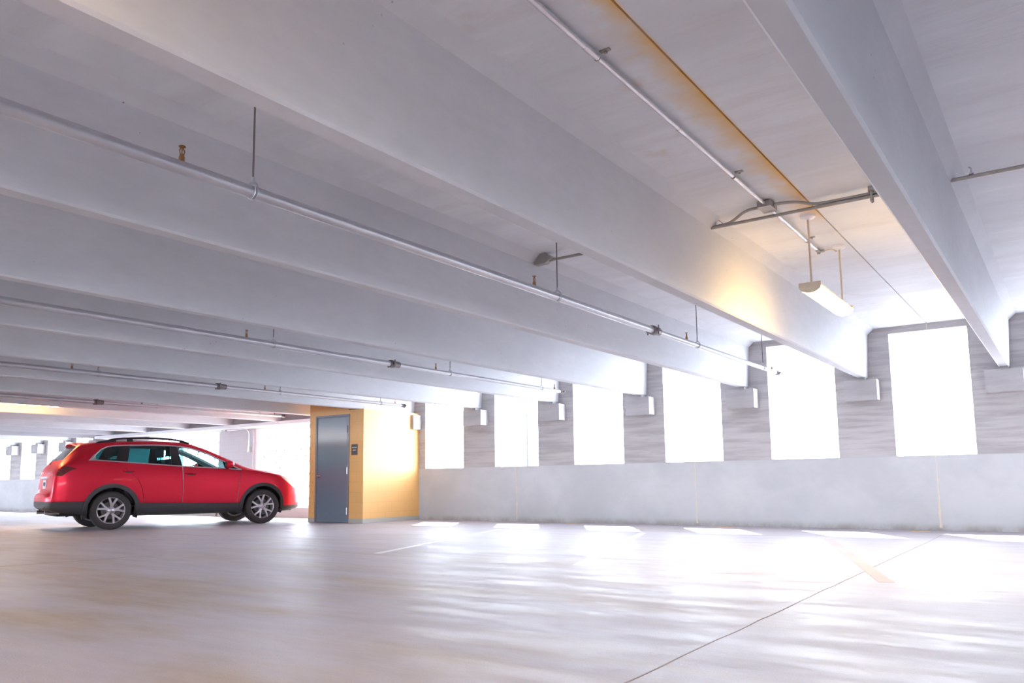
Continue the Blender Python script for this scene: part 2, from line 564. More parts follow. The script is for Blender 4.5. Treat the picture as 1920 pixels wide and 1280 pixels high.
nth = ['nearest', 'second', 'third', 'fourth', 'fifth', 'sixth', 'seventh']
beam_label = {
    -1: 'concrete ceiling beam past the nearest one, out beyond the right edge',
    0: 'concrete ceiling beam at upper right whose underside points down to the right edge',
    1: 'large concrete ceiling beam with the warm lamp glow on its side',
    2: 'concrete ceiling beam behind the nearest thick sprinkler pipe',
    3: 'concrete ceiling beam between the nearest and the second sprinkler pipe, ending over third corbel',
    4: 'concrete ceiling beam just behind the second sprinkler pipe, ending over fourth corbel',
    5: 'concrete ceiling beam ending over the corbel beside the leftmost near window',
    6: 'concrete ceiling beam running into the top of the orange closet',
    7: 'concrete ceiling beam passing just left of the orange closet',
    8: 'concrete ceiling beam resting on the white ledge first left of the orange closet',
    9: 'concrete ceiling beam resting on the white ledge above the grey block pier, with warm glow',
    10: 'concrete ceiling beam resting on the white ledge above the car windscreen',
    11: 'concrete ceiling beam resting on the white ledge above the car roof rails',
    12: 'concrete ceiling beam resting on the left end of the white ledge',
    13: 'far concrete ceiling beam ending just left of the white ledge',
    14: 'far concrete ceiling beam over the corbel right behind the car spoiler',
    15: 'far concrete ceiling beam over the middle of three far corbels',
    16: 'far concrete ceiling beam over the leftmost far corbel',
    17: 'farthest concrete ceiling beam still in view at far left',
    18: 'concrete ceiling beam beyond the farthest one in view',
}
for k in range(-1, 19):
    xr = S0 - SP * k
    y1 = W - 0.005
    if 7 <= k <= 12:
        y1 = 12.32
    if k == 6:
        y1 = W - 0.005
    bm = NB()
    extrude_y(bm, beam_profile(xr), YB, y1)
    o = obj('ceiling_beam', bm, M['beam'])
    tag(o, beam_label[k], 'beam', 'concrete ceiling beams')

# ------------------------------------------------------------------ corbels under the beam ends
corbel_label = {
    -1: 'concrete corbel out beyond the right edge of the wall',
    0: 'concrete corbel on the wall at the right edge, under the upper right beam',
    1: 'concrete corbel between the two rightmost windows',
    2: 'concrete corbel third from the right, left of the window with the pipe end',
    3: 'concrete corbel fourth from the right along the window wall',
    4: 'concrete corbel right of the second window from the orange closet',
    5: 'concrete corbel right of the window beside the orange closet',
    6: 'small pale corbel at the top corner of the orange closet side',
    13: 'far pale corbel hidden behind the spoiler end of the red car roof',
    14: 'far pale corbel on the left wall, closest to the car spoiler',
    15: 'far pale corbel on the left wall, middle of three',
    16: 'far pale corbel on the left wall, leftmost of three',
}
for k, lab in corbel_label.items():
    xc = S0 - SP * k - 0.0645
    bm = NB()
    x0, x1 = xc - 0.232, xc + 0.222
    if k == 6:
        x0 = XC1 + 0.001
        x1 = XC1 + 0.07
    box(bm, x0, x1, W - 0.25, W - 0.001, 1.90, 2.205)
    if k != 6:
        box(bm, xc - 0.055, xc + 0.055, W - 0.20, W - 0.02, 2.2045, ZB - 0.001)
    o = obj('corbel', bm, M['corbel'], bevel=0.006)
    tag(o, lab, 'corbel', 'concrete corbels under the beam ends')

# ------------------------------------------------------------------ floor markings
def strip(name, pts, wd, mat, label, cat, z=0.0015, group=None):
    bm = NB()
    P = [Vector((x, y, 0)) for x, y in pts]
    rows = []
    for i, p in enumerate(P):
        t = (P[min(i + 1, len(P) - 1)] - P[max(i - 1, 0)]).normalized()
        n = Vector((-t.y, t.x, 0)) * wd * 0.5
        rows.append([bm.verts.new(p + n), bm.verts.new(p - n)])
    for v in bm.verts:
        v.co.z = z
    for a, b in zip(rows, rows[1:]):
        bm.faces.new((a[0], a[1], b[1], b[0]))
    g = bmesh.ops.extrude_face_region(bm, geom=list(bm.faces))
    bmesh.ops.translate(bm, verts=[e for e in g['geom'] if isinstance(e, bmesh.types.BMVert)], vec=(0, 0, -z + 0.0002))
    o = obj(name, bm, mat)
    return tag(o, label, cat, group) if cat else o

def seg_pts(a, b, n=12, jit=0.0):
    return [(a[0] + (b[0] - a[0]) * i / n + random.uniform(-jit, jit), a[1] + (b[1] - a[1]) * i / n) for i in range(n + 1)]
strip('parking_line', seg_pts((-1.18, 6.40), (-2.60, 10.65)), 0.105, M['line_pink'],
      'worn pinkish painted parking line on the right of the floor', 'parking line', group='angled parking lines')
strip('parking_line', seg_pts((-3.76, 6.40), (-5.20, 10.70)), 0.105, M['line'],
      'worn white painted parking line in the middle of the floor', 'parking line', group='angled parking lines')
strip('parking_line', seg_pts((-6.33, 6.45), (-7.75, 10.70)), 0.085, M['line'],
      'faint white painted parking line in front of the orange closet', 'parking line', group='angled parking lines')
strip('floor_joint', seg_pts((-1.425, -2.0), (-1.487, 12.4), 70, 0.005), 0.008, M['joint'],
      'long thin dark joint running up the right of the floor', 'floor joint', 0.0012)
strip('floor_joint', seg_pts((-8.83, 2.6), (-8.40, 5.2), 20, 0.006), 0.012, M['joint'],
      'thin joint across the floor at the left edge', 'floor joint', 0.0012)
for i, (x, y) in enumerate(((-7.557, 12.70), (-4.662, 12.62), (-1.828, 12.63))):
    strip('paint_mark', seg_pts((x - 0.12, y), (x + 0.12, y), 4), 0.09, M['mark'],
          ['small orange paint mark at the wall foot, nearest the orange closet',
           'small orange paint mark at the wall foot, middle of the three',
           'small orange paint mark at the wall foot, under the rightmost window'][i], 'paint mark', group='orange marks at the wall foot')

# ------------------------------------------------------------------ sprinkler pipes
def sprinkler_pipe(X, label):
    t = empty('sprinkler_pipe', (X, 0, 2.285), label, 'pipe', 'sprinkler pipes under the ceiling')
    bm = NB()
    tube(bm, [(0, YB + 0.3, 0), (0, 7.45, 0)], 0.0335, 24)
    obj('pipe', bm, M['galv'], t, True)
    bm = NB()
    tube(bm, [(0, 7.60, 0), (0, 11.62, 0)], 0.0275, 20)
    obj('pipe', bm, M['galv'], t, True)
    # grooved coupling with its two bolt lugs
    bm = NB()
    lathe(bm, [(0.028, 7.43), (0.046, 7.43), (0.050, 7.45), (0.050, 7.49), (0.044, 7.505), (0.039, 7.60), (0.027, 7.605)], 28, 'y')
    box(bm, -0.074, -0.040, 7.445, 7.485, -0.016, 0.016)
    box(bm, 0.040, 0.074, 7.445, 7.485, -0.016, 0.016)
    tube(bm, [(-0.060, 7.465, -0.045), (-0.060, 7.465, 0.050)], 0.008, 8)
    tube(bm, [(0.060, 7.465, -0.045), (0.060, 7.465, 0.050)], 0.008, 8)
    obj('coupling', bm, M['dark_steel'], t, True)
    # end cap
    bm = NB()
    lathe(bm, [(0.0, 11.70), (0.030, 11.70), (0.040, 11.69), (0.040, 11.655), (0.036, 11.65), (0.036, 11.60), (0.026, 11.60)], 24, 'y')
    box(bm, -0.058, -0.036, 11.655, 11.685, -0.012, 0.012)
    box(bm, 0.036, 0.058, 11.655, 11.685, -0.012, 0.012)
    obj('end_cap', bm, M['dark_steel'], t, True)
    for y in (-0.91, 2.14, 5.25, 8.34, 11.42):
        bm = NB()
        r = 0.0335 if y < 7.5 else 0.0275
        tube(bm, [(0, y, r - 0.012), (0, y, r + 0.022)], 0.014, 12)
        tube(bm, [(0, y, r + 0.020), (0, y, r + 0.034)], 0.011, 6)
        for s in (-1, 1):
            tube(bm, [(0, y + s * 0.008, r + 0.032), (0, y + s * 0.014, r + 0.050), (0, y + s * 0.003, r + 0.074)], 0.003, 6)
        tube(bm, [(0, y, r + 0.034), (0, y, r + 0.070)], 0.0026, 6)
        lathe(bm, [(0.0, r + 0.078), (0.016, r + 0.076), (0.017, r + 0.072), (0.0, r + 0.073)], 14, 'z', (0, y, 0))
        obj('sprinkler_head', bm, M['brass'], t, True)
    for y in (-0.50, 2.552, 5.60, 8.65, 11.02):
        r = 0.0335 if y < 7.5 else 0.0275
        bm = NB()
        tube(bm, [(0, y, r + 0.040), (0, y, ZC - 2.285)], 0.0052, 8)
        ho = obj('hanger_rod', bm, M['dark_steel'], t, True)
        bm = NB()
        n = 22
        pts = []
        for i in range(n + 1):
            a = -0.5 * PI + 2 * PI * i / n
            rr = r + 0.003
            zz = rr * math.sin(a)
            xx = rr * math.cos(a)
            if zz > 0:
                zz *= 1.55
            pts.append((xx, y, zz))
        for s in (-0.008, 0.008):
            tube(bm, [(p[0], p[1] + s, p[2]) for p in pts], 0.0035, 6, False)
        tube(bm, [(0, y, r + 0.014), (0, y, r + 0.048)], 0.010, 8)
        obj('hanger_ring', bm, M['galv'], ho, True)
    return t
sprinkler_pipe(-3.43, 'nearest and thickest galvanised sprinkler pipe crossing the whole picture')
sprinkler_pipe(-7.09, 'second galvanised sprinkler pipe, ending at the second window from the closet')
sprinkler_pipe(-10.745, 'third galvanised sprinkler pipe, ending above the orange closet')
sprinkler_pipe(-14.36, 'farthest galvanised sprinkler pipe, ending above the white ledge')

# ------------------------------------------------------------------ electrical conduit on the ceiling
t = empty('ceiling_conduit', (-1.88, 0, 2.962), 'long bright metal conduit on the ceiling beside the rusty joint', 'conduit')
bm = NB()
tube(bm, [(0, YB + 0.5, 0), (0, 3.40, 0)], 0.0165, 14)
tube(bm, [(0, 3.52, 0), (0, 6.30, 0)], 0.0150, 14)
tube(bm, [(0, 6.42, 0), (0, 7.93, 0)], 0.0150, 14)
obj('pipe', bm, M['conduit'], t, True)
for y in (3.40, 4.6):
    bm = NB()
    if y == 3.40:
        tube(bm, [(0, y - 0.02, 0), (0, y, 0), (0, y + 0.002, 0), (0, y + 0.055, 0), (0, y + 0.057, 0), (0, y + 0.12, 0)],
             [0.0185, 0.0185, 0.0205, 0.0205, 0.0185, 0.0185], 14)
    else:
        tube(bm, [(0, y - 0.03, 0), (0, y + 0.03, 0)], 0.0185, 14)
    obj('coupling', bm, M['conduit'], t, True)
for y in (-1.6, 1.0, 3.52, 5.57, 7.55):
    bm = NB()
    for i in range(10):
        a0, a1 = PI * i / 10, PI * (i + 1) / 10
    tube(bm, [(0.018 * math.cos(a), y, -0.018 * math.sin(a)) for a in np.linspace(0, PI, 9)] , 0.0035, 6)
    box(bm, 0.016, 0.075, y - 0.012, y + 0.012, 0.020, 0.0285)
    box(bm, 0.040, 0.055, y - 0.008, y + 0.008, 0.008, 0.021)
    obj('strap', bm, M['conduit_dull'], t, True)
bm = NB()
box(bm, -0.055, 0.055, 6.27, 6.45, -0.030, 0.018)
obj('junction_box', bm, M['conduit_dull'], t, bevel=0.008)
bm = NB()
tube(bm, [(0, 7.90, 0), (0, 8.00, 0)], 0.021, 14)
tube(bm, [(0, 7.97, -0.010), (0.0, 7.975, -0.030)], 0.016, 10)
tube(bm, [(0, 7.985, 0), (0.05, 7.99, 0)], 0.015, 10)
obj('elbow_fitting', bm, M['conduit_dull'], t, True)

def cross_conduit(name, x0, x1, label, bend=False, extra=None):
    t = empty(name, ((x0 + x1) / 2, 6.5, 2.915), label, 'conduit', 'conduits crossing between the beams')
    cx = (x0 + x1) / 2
    bm = NB()
    tube(bm, [(x0 - cx, 0, 0), (x1 - cx, 0, 0)], 0.0140, 12)
    obj('pipe', bm, M['conduit_dull'], t, True)
    if bend:
        P = [(-2.405, 0.012, 0.012), (-2.28, 0.012, 0.014), (-2.20, -0.02, 0.024), (-2.10, -0.09, 0.045), (-2.02, -0.125, 0.050), (-1.936, -0.135, 0.046)]
        Q = [(-1.824, -0.135, 0.046), (-1.76, -0.13, 0.048), (-1.66, -0.09, 0.046), (-1.56, -0.02, 0.030), (-1.48, 0.005, 0.027), (-1.36, 0.008, 0.027), (x1, 0.008, 0.027)]
        bm = NB()
        for pp in (P, Q):
            pts = [Vector((x - cx, y, z)) for x, y, z in pp]
            fine = []
            for i in range(len(pts) - 1):
                p0, p1, p2, p3 = pts[max(i - 1, 0)], pts[i], pts[i + 1], pts[min(i + 2, len(pts) - 1)]
                for s in range(6):
                    u = s / 6
                    fine.append(0.5 * ((2 * p1) + (p2 - p0) * u + (2 * p0 - 5 * p1 + 4 * p2 - p3) * u * u + (3 * p1 - p0 - 3 * p2 + p3) * u ** 3))
            fine.append(pts[-1])
            tube(bm, fine, 0.0125, 10)
        obj('bent_pipe', bm, M['conduit_dull'], t, True)
    return t, cx

t, cx = cross_conduit('cross_conduit', -2.408, -0.785, 'pair of dull conduits crossing above the hanging lamp', True)
bm = NB()
box(bm, -1.135 - cx, -1.095 - cx, -0.03, 0.03, 0.035, 0.076)
box(bm, -1.125 - cx, -1.105 - cx, -0.022, -0.014, -0.045, 0.05)
box(bm, -1.125 - cx, -1.105 - cx, 0.014, 0.022, -0.045, 0.05)
tube(bm, [(-1.115 - cx, -0.035, -0.030), (-1.115 - cx, 0.035, -0.030)], 0.006, 8)
tube(bm, [(-1.115 - cx, 0, -0.055), (-1.115 - cx, 0, -0.012)], 0.006, 8)
obj('beam_clamp', bm, M['conduit_dull'], t, bevel=0.002)
bm = NB()
tube(bm, [(-2.36 - cx, -0.02, 0.012), (-2.36 - cx, 0, 0.074)], 0.004, 6)
tube(bm, [(-2.36 - cx, 0, 0.074), (-2.30 - cx, 0.01, 0.018)], 0.004, 6)
obj('wire_hanger', bm, M['conduit_dull'], t, True)
t, cx = cross_conduit('cross_conduit', -0.575, 1.08, 'dull conduit leaving the upper right beam at the right edge')
bm = NB()
tube(bm, [(-0.44 - cx, 0, 0.0), (-0.44 - cx, 0, 0.062), (-0.455 - cx, 0, 0.075)], 0.006, 8)
box(bm, -0.455 - cx, -0.425 - cx, -0.02, 0.02, 0.014, 0.024)
obj('strap', bm, M['chrome'], t)
t, cx = cross_conduit('cross_conduit', -4.235, -2.615, 'short dull conduit with bracket seen above the nearest sprinkler pipe')
bm = NB()
prof = [(-4.225 - cx, -0.028), (-4.10 - cx, -0.028), (-4.02 - cx, 0.012), (-4.02 - cx, 0.030), (-4.10 - cx, 0.075), (-4.165 - cx, 0.075)]
extrude_y(bm, prof, -0.035, 0.035)
obj('bracket', bm, M['conduit_dull'], t, bevel=0.004)

# ------------------------------------------------------------------ hanging strip lamps
def lamp_mesh_profile():
    lens = [(0.088 * math.cos(a), -0.030 - 0.055 * math.sin(a) + 0.0) for a in np.linspace(0, PI, 15)]
    return lens

def hanging_lamp(X, Y, label, zl=2.39):
    """Y: near end of the 1.22 m fixture"""
    t = empty('hanging_strip_lamp', (X, Y + 0.61, zl), label, 'lamp', 'hanging strip lamps')
    L = 0.61
    bm = NB()
    extrude_y(bm, [(-0.072, 0.0), (0.072, 0.0), (0.084, -0.012), (0.084, -0.030), (-0.084, -0.030), (-0.084, -0.012)], -L + 0.012, L - 0.012)
    obj('housing', bm, M['lamp_body'], t, bevel=0.003)
    lens = lamp_mesh_profile()
    bm = NB()
    extrude_y(bm, [(x, z - 0.0005) for x, z in lens], -L + 0.012, L - 0.012)
    obj('diffuser', bm, M['lamp_lens'], t, True)
    for s in (-1, 1):
        bm = NB()
        prof = [(-0.090, 0.003), (0.090, 0.003)] + [(x * 1.023, z * 1.03 + 0.001) for x, z in lens]
        y0, y1 = sorted((s * L, s * (L - 0.014)))
        extrude_y(bm, prof, y0, y1)
        obj('end_cap', bm, M['lamp_body'], t, bevel=0.003)
        bm = NB()
        yy = -0.54 if s < 0 else 0.58
        tube(bm, [(0.0, yy, 0.003), (0.0, yy, ZC - zl - 0.035)], 0.0085, 10)
        ro = obj('hanger_rod', bm, M['lamp_body'], t, True)
        bm = NB()
        c = ZC - zl
        lathe(bm, [(0.0, c - 0.040), (0.014, c - 0.040), (0.020, c - 0.030), (0.052, c - 0.026), (0.062, c - 0.018), (0.064, c - 0.001), (0.0, c - 0.001)], 28, 'z', (0.0, yy, 0))
        obj('canopy', bm, M['white_paint'], ro, True)
    bm = NB()
    c = ZC - zl - 0.030
    tube(bm, [(-0.13, 0.555, c), (-0.09, 0.56, c + 0.008), (-0.055, 0.57, c + 0.004), (-0.024, 0.578, c - 0.02)], 0.0065, 8)
    obj('supply_cord', bm, M['lamp_body'], t, True)
    return t
hanging_lamp(-1.700, 6.83, 'lit strip lamp hanging on two rods in front of the big beam')
hanging_lamp(-16.33, 6.55, 'lit strip lamp at far left, its edge just showing under a beam', 2.425)
for lx, ll in ((-9.02, 'unseen strip lamp added for warm fill behind the camera, second in its row'), (-12.68, 'unseen strip lamp added for warm fill behind the camera, third in its row'), (-16.33, 'unseen strip lamp added for warm fill behind the camera, last in its row')):
    hanging_lamp(lx, -1.10, ll)  # extra out-of-view lamps, added to warm and brighten the left bays
hanging_lamp(-1.700, -0.75, 'lit strip lamp nearest the camera, above the top edge of view')

# ------------------------------------------------------------------ orange closet with door and sign
t = empty('utility_closet', ((XC0 + XC1) / 2, YC, 0), 'orange painted block closet built out from the window wall, with a grey door', 'closet')
t['kind'] = 'structure'
ox, oy = (XC0 + XC1) / 2, YC
D0, D1, DH = -12.835, -11.845, 2.165        # door frame outer edges and height
bm = NB()
s6r = S0 - SP * 6
def lbox(bm, x0, x1, y0, y1, z0, z1):
    return box(bm, x0 - ox, x1 - ox, y0 - oy, y1 - oy, z0, z1)
lbox(bm, XC0, D0, YC, YC + 0.2, 0, ZC - 0.001)
lbox(bm, D0, D1, YC, YC + 0.2, DH, ZB - 0.002)
lbox(bm, D0, s6r - 0.129 - 0.16, YC, YC + 0.2, ZB - 0.002, ZC - 0.001)
lbox(bm, D1, XC1, YC, YC + 0.2, 0, ZB - 0.002)
obj('front_wall', bm, M['orange'], t)
bm = NB()
lbox(bm, XC1 - 0.2, XC1, YC + 0.2, W - 0.0005, 0, ZB - 0.002)
obj('side_wall', bm, M['orange'], t)
bm = NB()
lbox(bm, XC0, XC0 + 0.2, YC + 0.2, W - 0.0005, 0, ZC - 0.001)
obj('rear_wall', bm, M['orange'], t)
bm = NB()
lbox(bm, XC0 - 0.006, D0, YC - 0.006, YC - 0.0003, 0.001, 0.085)
lbox(bm, D1, XC1 + 0.006, YC - 0.006, YC - 0.0003, 0.001, 0.085)
lbox(bm, XC1 + 0.0003, XC1 + 0.006, YC - 0.0003, W - 0.001, 0.001, 0.085)
obj('base_band', bm, M['base_grey'], t)

dt = empty('door_1', ((D0 + D1) / 2, YC, 0), 'slate grey metal door with lever handle in the orange closet', 'door')
dt['kind'] = 'structure'
dx = (D0 + D1) / 2
def dbox(bm, x0, x1, y0, y1, z0, z1):
    return box(bm, x0 - dx, x1 - dx, y0 - oy, y1 - oy, z0, z1)
bm = NB()
dbox(bm, D0 + 0.001, D0 + 0.045, YC - 0.012, YC + 0.12, 0.001, DH - 0.001)
dbox(bm, D1 - 0.045, D1 - 0.001, YC - 0.012, YC + 0.12, 0.001, DH - 0.001)
dbox(bm, D0 + 0.045, D1 - 0.045, YC - 0.012, YC + 0.12, DH - 0.046, DH - 0.001)
obj('door_frame', bm, M['door_frame'], dt, bevel=0.003)
bm = NB()
dbox(bm, D0 + 0.048, D1 - 0.048, YC + 0.002, YC + 0.046, 0.008, DH - 0.050)
leaf = obj('door_leaf', bm, M['door'], dt, bevel=0.003)
bm = NB()
hx = D0 + 0.048 + 0.065 - dx
lathe(bm, [(0.0, -0.012), (0.030, -0.012), (0.033, -0.008), (0.033, 0.003), (0.0, 0.003)], 20, 'y', (hx, 0, 0.935))
tube(bm, [(hx, -0.005, 0.935), (hx, -0.052, 0.935)], 0.010, 10)
tube(bm, [(hx - 0.008, -0.050, 0.935), (hx + 0.04, -0.052, 0.935), (hx + 0.118, -0.048, 0.932)], [0.011, 0.010, 0.008], 10)
obj('lever_handle', bm, M['chrome'], leaf, True)
for z in (0.23, 1.03, 1.86):
    bm = NB()
    hx2 = D1 - 0.047 - dx
    tube(bm, [(hx2, -0.018, z - 0.065), (hx2, -0.018, z + 0.065)], 0.009, 10)
    tube(bm, [(hx2, -0.018, z - 0.072), (hx2, -0.018, z + 0.072)], 0.006, 8)
    box(bm, hx2 - 0.012, hx2 + 0.012, -0.018, -0.010, z - 0.06, z + 0.06)
    obj('hinge', bm, M['dark_steel'] if z > 1.5 else M['satin'], leaf, True)

# small plate with two unreadable rows of raised characters
bm = NB()
box(bm, -0.082, 0.082, -0.008, -0.0005, -0.106, 0.106)
sg = obj('room_sign', bm, M['sign'], bevel=0.003)
sg.location = (-11.698, YC, 1.441)
tag(sg, 'small dark room sign with two pale lines beside the grey door', 'sign')
def glyphs(bm, n, wtot, z0, hgt):
    """blurred small lettering: a row of stroke shapes"""
    cw = wtot / n
    for i in range(n):
        x0 = -wtot / 2 + i * cw
        a, b = x0 + cw * 0.10, x0 + cw * 0.86
        th = cw * 0.20
        y0, y1 = -0.0095, -0.0078
        box(bm, a, a + th, y0, y1, z0, z0 + hgt)
        if i % 3 != 1:
            box(bm, b - th, b, y0, y1, z0, z0 + hgt)
        if i % 2 == 0:
            box(bm, a + th, b - th, y0, y1, z0 + hgt - th, z0 + hgt)
        if i % 3 == 1:
            box(bm, a + th, b, y0, y1, z0, z0 + th)
        box(bm, a + th, b - th, y0, y1, z0 + hgt * 0.42, z0 + hgt * 0.42 + th)
for n_, w_, z_ in ((7, 0.132, 0.030), (4, 0.080, -0.022)):
    bm = NB()
    glyphs(bm, n_, w_, z_, 0.022)
    obj('lettering', bm, M['sign_text'], sg)

# ------------------------------------------------------------------ lobby side left of the closet: girder, ledge, pier, mesh screens
GX0, GX1, GY = -23.44, XC0 - 0.003, 12.325
bm = NB()
box(bm, GX0, GX1, GY, W + WT, ZB + 0.001, ZC - 0.001)
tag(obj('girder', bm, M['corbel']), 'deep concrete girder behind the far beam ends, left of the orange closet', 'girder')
bm = NB()
box(bm, GX0, GX1, 12.20, W + 0.05, 2.168, ZB)
lg = tag(obj('ledge', bm, M['white_paint'], bevel=0.006), 'long white ledge carrying the far beam ends above the screens', 'ledge')

t = empty('ledge_conduit', (-17.3, 12.56, 0), 'thin grey conduit bending down the block pier to a switch box', 'conduit')
bm = NB()
tube(bm, [(-1.05, -0.10, 2.150), (0.45, -0.10, 2.150), (0.52, -0.075, 2.14), (0.555, -0.03, 2.10), (0.565, -0.008, 2.03), (0.565, -0.008, 1.70)], 0.014, 10)

obj('pipe', bm, M['conduit'], t, True)

bm = NB()
box(bm, 0.53, 0.60, -0.035, 0.035, 1.58, 1.71)
obj('switch_box', bm, M['conduit_dull'], t, bevel=0.005)
bm = NB()
box(bm, -0.40, -0.22, -0.135, -0.065, 2.125, 2.167)
obj('junction_box', bm, M['conduit_dull'], t, bevel=0.005)

PY = 12.60
def pier(x0, x1, label):
    bm = NB()
    box(bm, x0, x1, PY, W + WT, 0, 2.167)
    o = obj('block_pier', bm, M['grey_block'])
    tag(o, label, 'pier', 'grey block piers under the white ledge')
pier(-18.0, -16.64, 'grey block pier between the two mesh screens, above the car bonnet')
pier(-22.9, -21.35, 'grey block pier behind the car at the left end of the white ledge')

bm = NB()
box(bm, GX0, GX1, PY - 0.05, W + WT, 0, 0.235)
for_k = obj('kerb', bm, M['corbel'])
bm = NB()
me = for_k.data
# kerb is cut where the piers stand on the floor
bm.free()
bpy.data.objects.remove(for_k)
for a, b, lab in ((-16.637, GX1, 'low concrete kerb under the mesh screen beside the closet'),
                  (-21.347, -18.003, 'low concrete kerb under the mesh screen behind the car')):
    bm = NB()
    box(bm, a, b, PY - 0.05, W + WT, 0, 0.235)
    tag(obj('kerb', bm, M['corbel'], bevel=0.008), lab, 'kerb')

def mesh_screen(x0, x1, mull, label):
    t = empty('mesh_screen', (x0, PY + 0.12, 0.235), label, 'screen', 'white framed mesh screens')
    wd, ht = x1 - x0, 2.166 - 0.236
    def fr(a, b, c, d):
        bm = NB()
        box(bm, a, b, -0.06, 0.06, c, d)
        return bm
    fw = 0.11
    obj('frame_post', fr(0, fw + 0.10, 0.001, ht), M['white_paint'], t, bevel=0.005)
    obj('frame_post', fr(wd - fw, wd, 0.001, ht), M['white_paint'], t, bevel=0.005)
    obj('frame_rail', fr(fw + 0.10, wd - fw, ht - 0.09, ht), M['white_paint'], t, bevel=0.005)
    obj('frame_rail', fr(fw + 0.10, wd - fw, 0.001, 0.06), M['white_paint'], t, bevel=0.005)
    cuts = [fw + 0.10]
    for mx in mull:
        obj('mullion', fr(mx - x0 - 0.08, mx - x0 + 0.08, 0.06, ht - 0.09), M['white_paint'], t, bevel=0.005)
        cuts += [mx - x0 - 0.08, mx - x0 + 0.08]
    cuts.append(wd - fw)
    for a, b in zip(cuts[0::2], cuts[1::2]):
        bm = NB()
        z0, z1 = 0.06, ht - 0.09
        px, pz = 0.30, 0.29
        for s in (-1, 1):                                   # crossing thin wires
            n0 = int((b - a + (z1 - z0)) / px) + 3
            for i in range(-n0, n0 + 1):
                xa = i * px
                # wire x = xa + s*(z)*px/pz/2*... clipped to the panel
                def xz(z):
                    return xa + s * (z - z0) * (px / pz)
                zs_ = [z0, z1]
                for lim in (a, b):
                    zz = z0 + s * (lim - xa) * pz / px
                    zs_.append(zz)
                zs_ = sorted(z for z in zs_ if z0 - 1e-6 <= z <= z1 + 1e-6 and a - 1e-4 <= xz(z) <= b + 1e-4)
                if len(zs_) >= 2 and zs_[-1] - zs_[0] > 0.03:
                    tube(bm, [(xz(zs_[0]), 0, zs_[0]), (xz(zs_[-1]), 0, zs_[-1])], 0.0035, 4, False)
        r = 0
        z = z0
        while z < z1 - 0.02:                                # a small rosette at each crossing
            i0 = -40
            for i in range(-40, 80):
                x = (i + 0.5 * (r % 2)) * px
                if a + 0.03 < x < b - 0.03 and z > z0 + 0.03:
                    lathe(bm, [(0.0, -0.008), (0.028, -0.006), (0.030, 0.0), (0.028, 0.006), (0.0, 0.008)], 8, 'y', (x, 0, z)) if False else ros(bm, x, z)
            z += pz / 2
            r += 1
        obj('mesh_panel', bm, M['screen'], t)
    return t

def ros(bm, x, z, r=0.028, d=0.008):
    a = [bm.verts.new((x + r * math.cos(PI * k / 4), -d, z + r * math.sin(PI * k / 4))) for k in range(8)]
    b = [bm.verts.new((v.co.x, d, v.co.z)) for v in a]
    bm.faces.new(a)
    bm.faces.new(b[::-1])
    for k in range(8):
        bm.faces.new((a[k], b[k], b[(k + 1) % 8], a[(k + 1) % 8]))
mesh_screen(-16.638, GX1 - 0.001, [-15.40, -14.1], 'white framed mesh screen with small rosettes beside the orange closet')
mesh_screen(-21.348, -18.002, [-19.75], 'white framed mesh screen seen above and through the car')

# ------------------------------------------------------------------ outside
bm = NB()
box(bm, -160, 120, W + WT, 160, -0.62, -0.6)
box(bm, -160, 120, -120, YB - 0.2, -0.62, -0.6)
struct('ground', bm, M['asphalt'], 'bright paving outside the open windows', 'ground')
t = empty('street_lamp', (-12.69, W + 6, -0.6), 'thin pole standing outside, seen through the second window from the closet', 'street lamp')
bm = NB()
tube(bm, [(0, 0, 0), (0, 0, 3.28)], [0.03, 0.022], 10)
obj('pole', bm, M['pole'], t, True)
bm = NB()
lathe(bm, [(0, 0.0), (0.10, 0.0), (0.10, 0.06), (0.04, 0.10), (0, 0.10)], 14, 'z')
obj('base', bm, M['pole'], t, True)

# ------------------------------------------------------------------ red car, parked nose towards the lobby side
# local axes: x forward from the rear axle, y to the car's left, z up
def pchip(xs, ys):
    xs, ys = np.array(xs, float), np.array(ys, float)
    h = np.diff(xs)
    d = np.diff(ys) / h
    m = np.zeros(len(xs))
    m[0], m[-1] = d[0], d[-1]
    for i in range(1, len(xs) - 1):
        if d[i - 1] * d[i] > 0:
            w1, w2 = 2 * h[i] + h[i - 1], h[i] + 2 * h[i - 1]
            m[i] = (w1 + w2) / (w1 / d[i - 1] + w2 / d[i])
    def f(x):
        x = min(max(x, xs[0]), xs[-1])
        i = min(max(int(np.searchsorted(xs, x)) - 1, 0), len(xs) - 2)
        t = (x - xs[i]) / h[i]
        return float(ys[i] * (1 + 2 * t) * (1 - t) ** 2 + m[i] * h[i] * t * (1 - t) ** 2 + ys[i + 1] * t * t * (3 - 2 * t) + m[i + 1] * h[i] * t * t * (t - 1))
    return f
def table(s):
    v = [tuple(float(q) for q in p.split(':')) for p in s.split()]
    return pchip([p[0] for p in v], [p[1] for p in v])
C_zt = table('-1.10:.655 -1.07:.675 -1.03:.70 -1.005:.78 -0.995:.96 -.975:1.075 -.93:1.155 -.86:1.235 -.70:1.395 -.58:1.515 -.52:1.565 -.40:1.585 0:1.612 .4:1.632 .8:1.645 1.2:1.637 1.5:1.60 1.7:1.545 2.0:1.43 2.3:1.295 2.6:1.15 2.72:1.112 3.0:1.07 3.3:1.01 3.5:.955 3.68:.88 3.8:.79 3.87:.67 3.91:.52 3.93:.38')
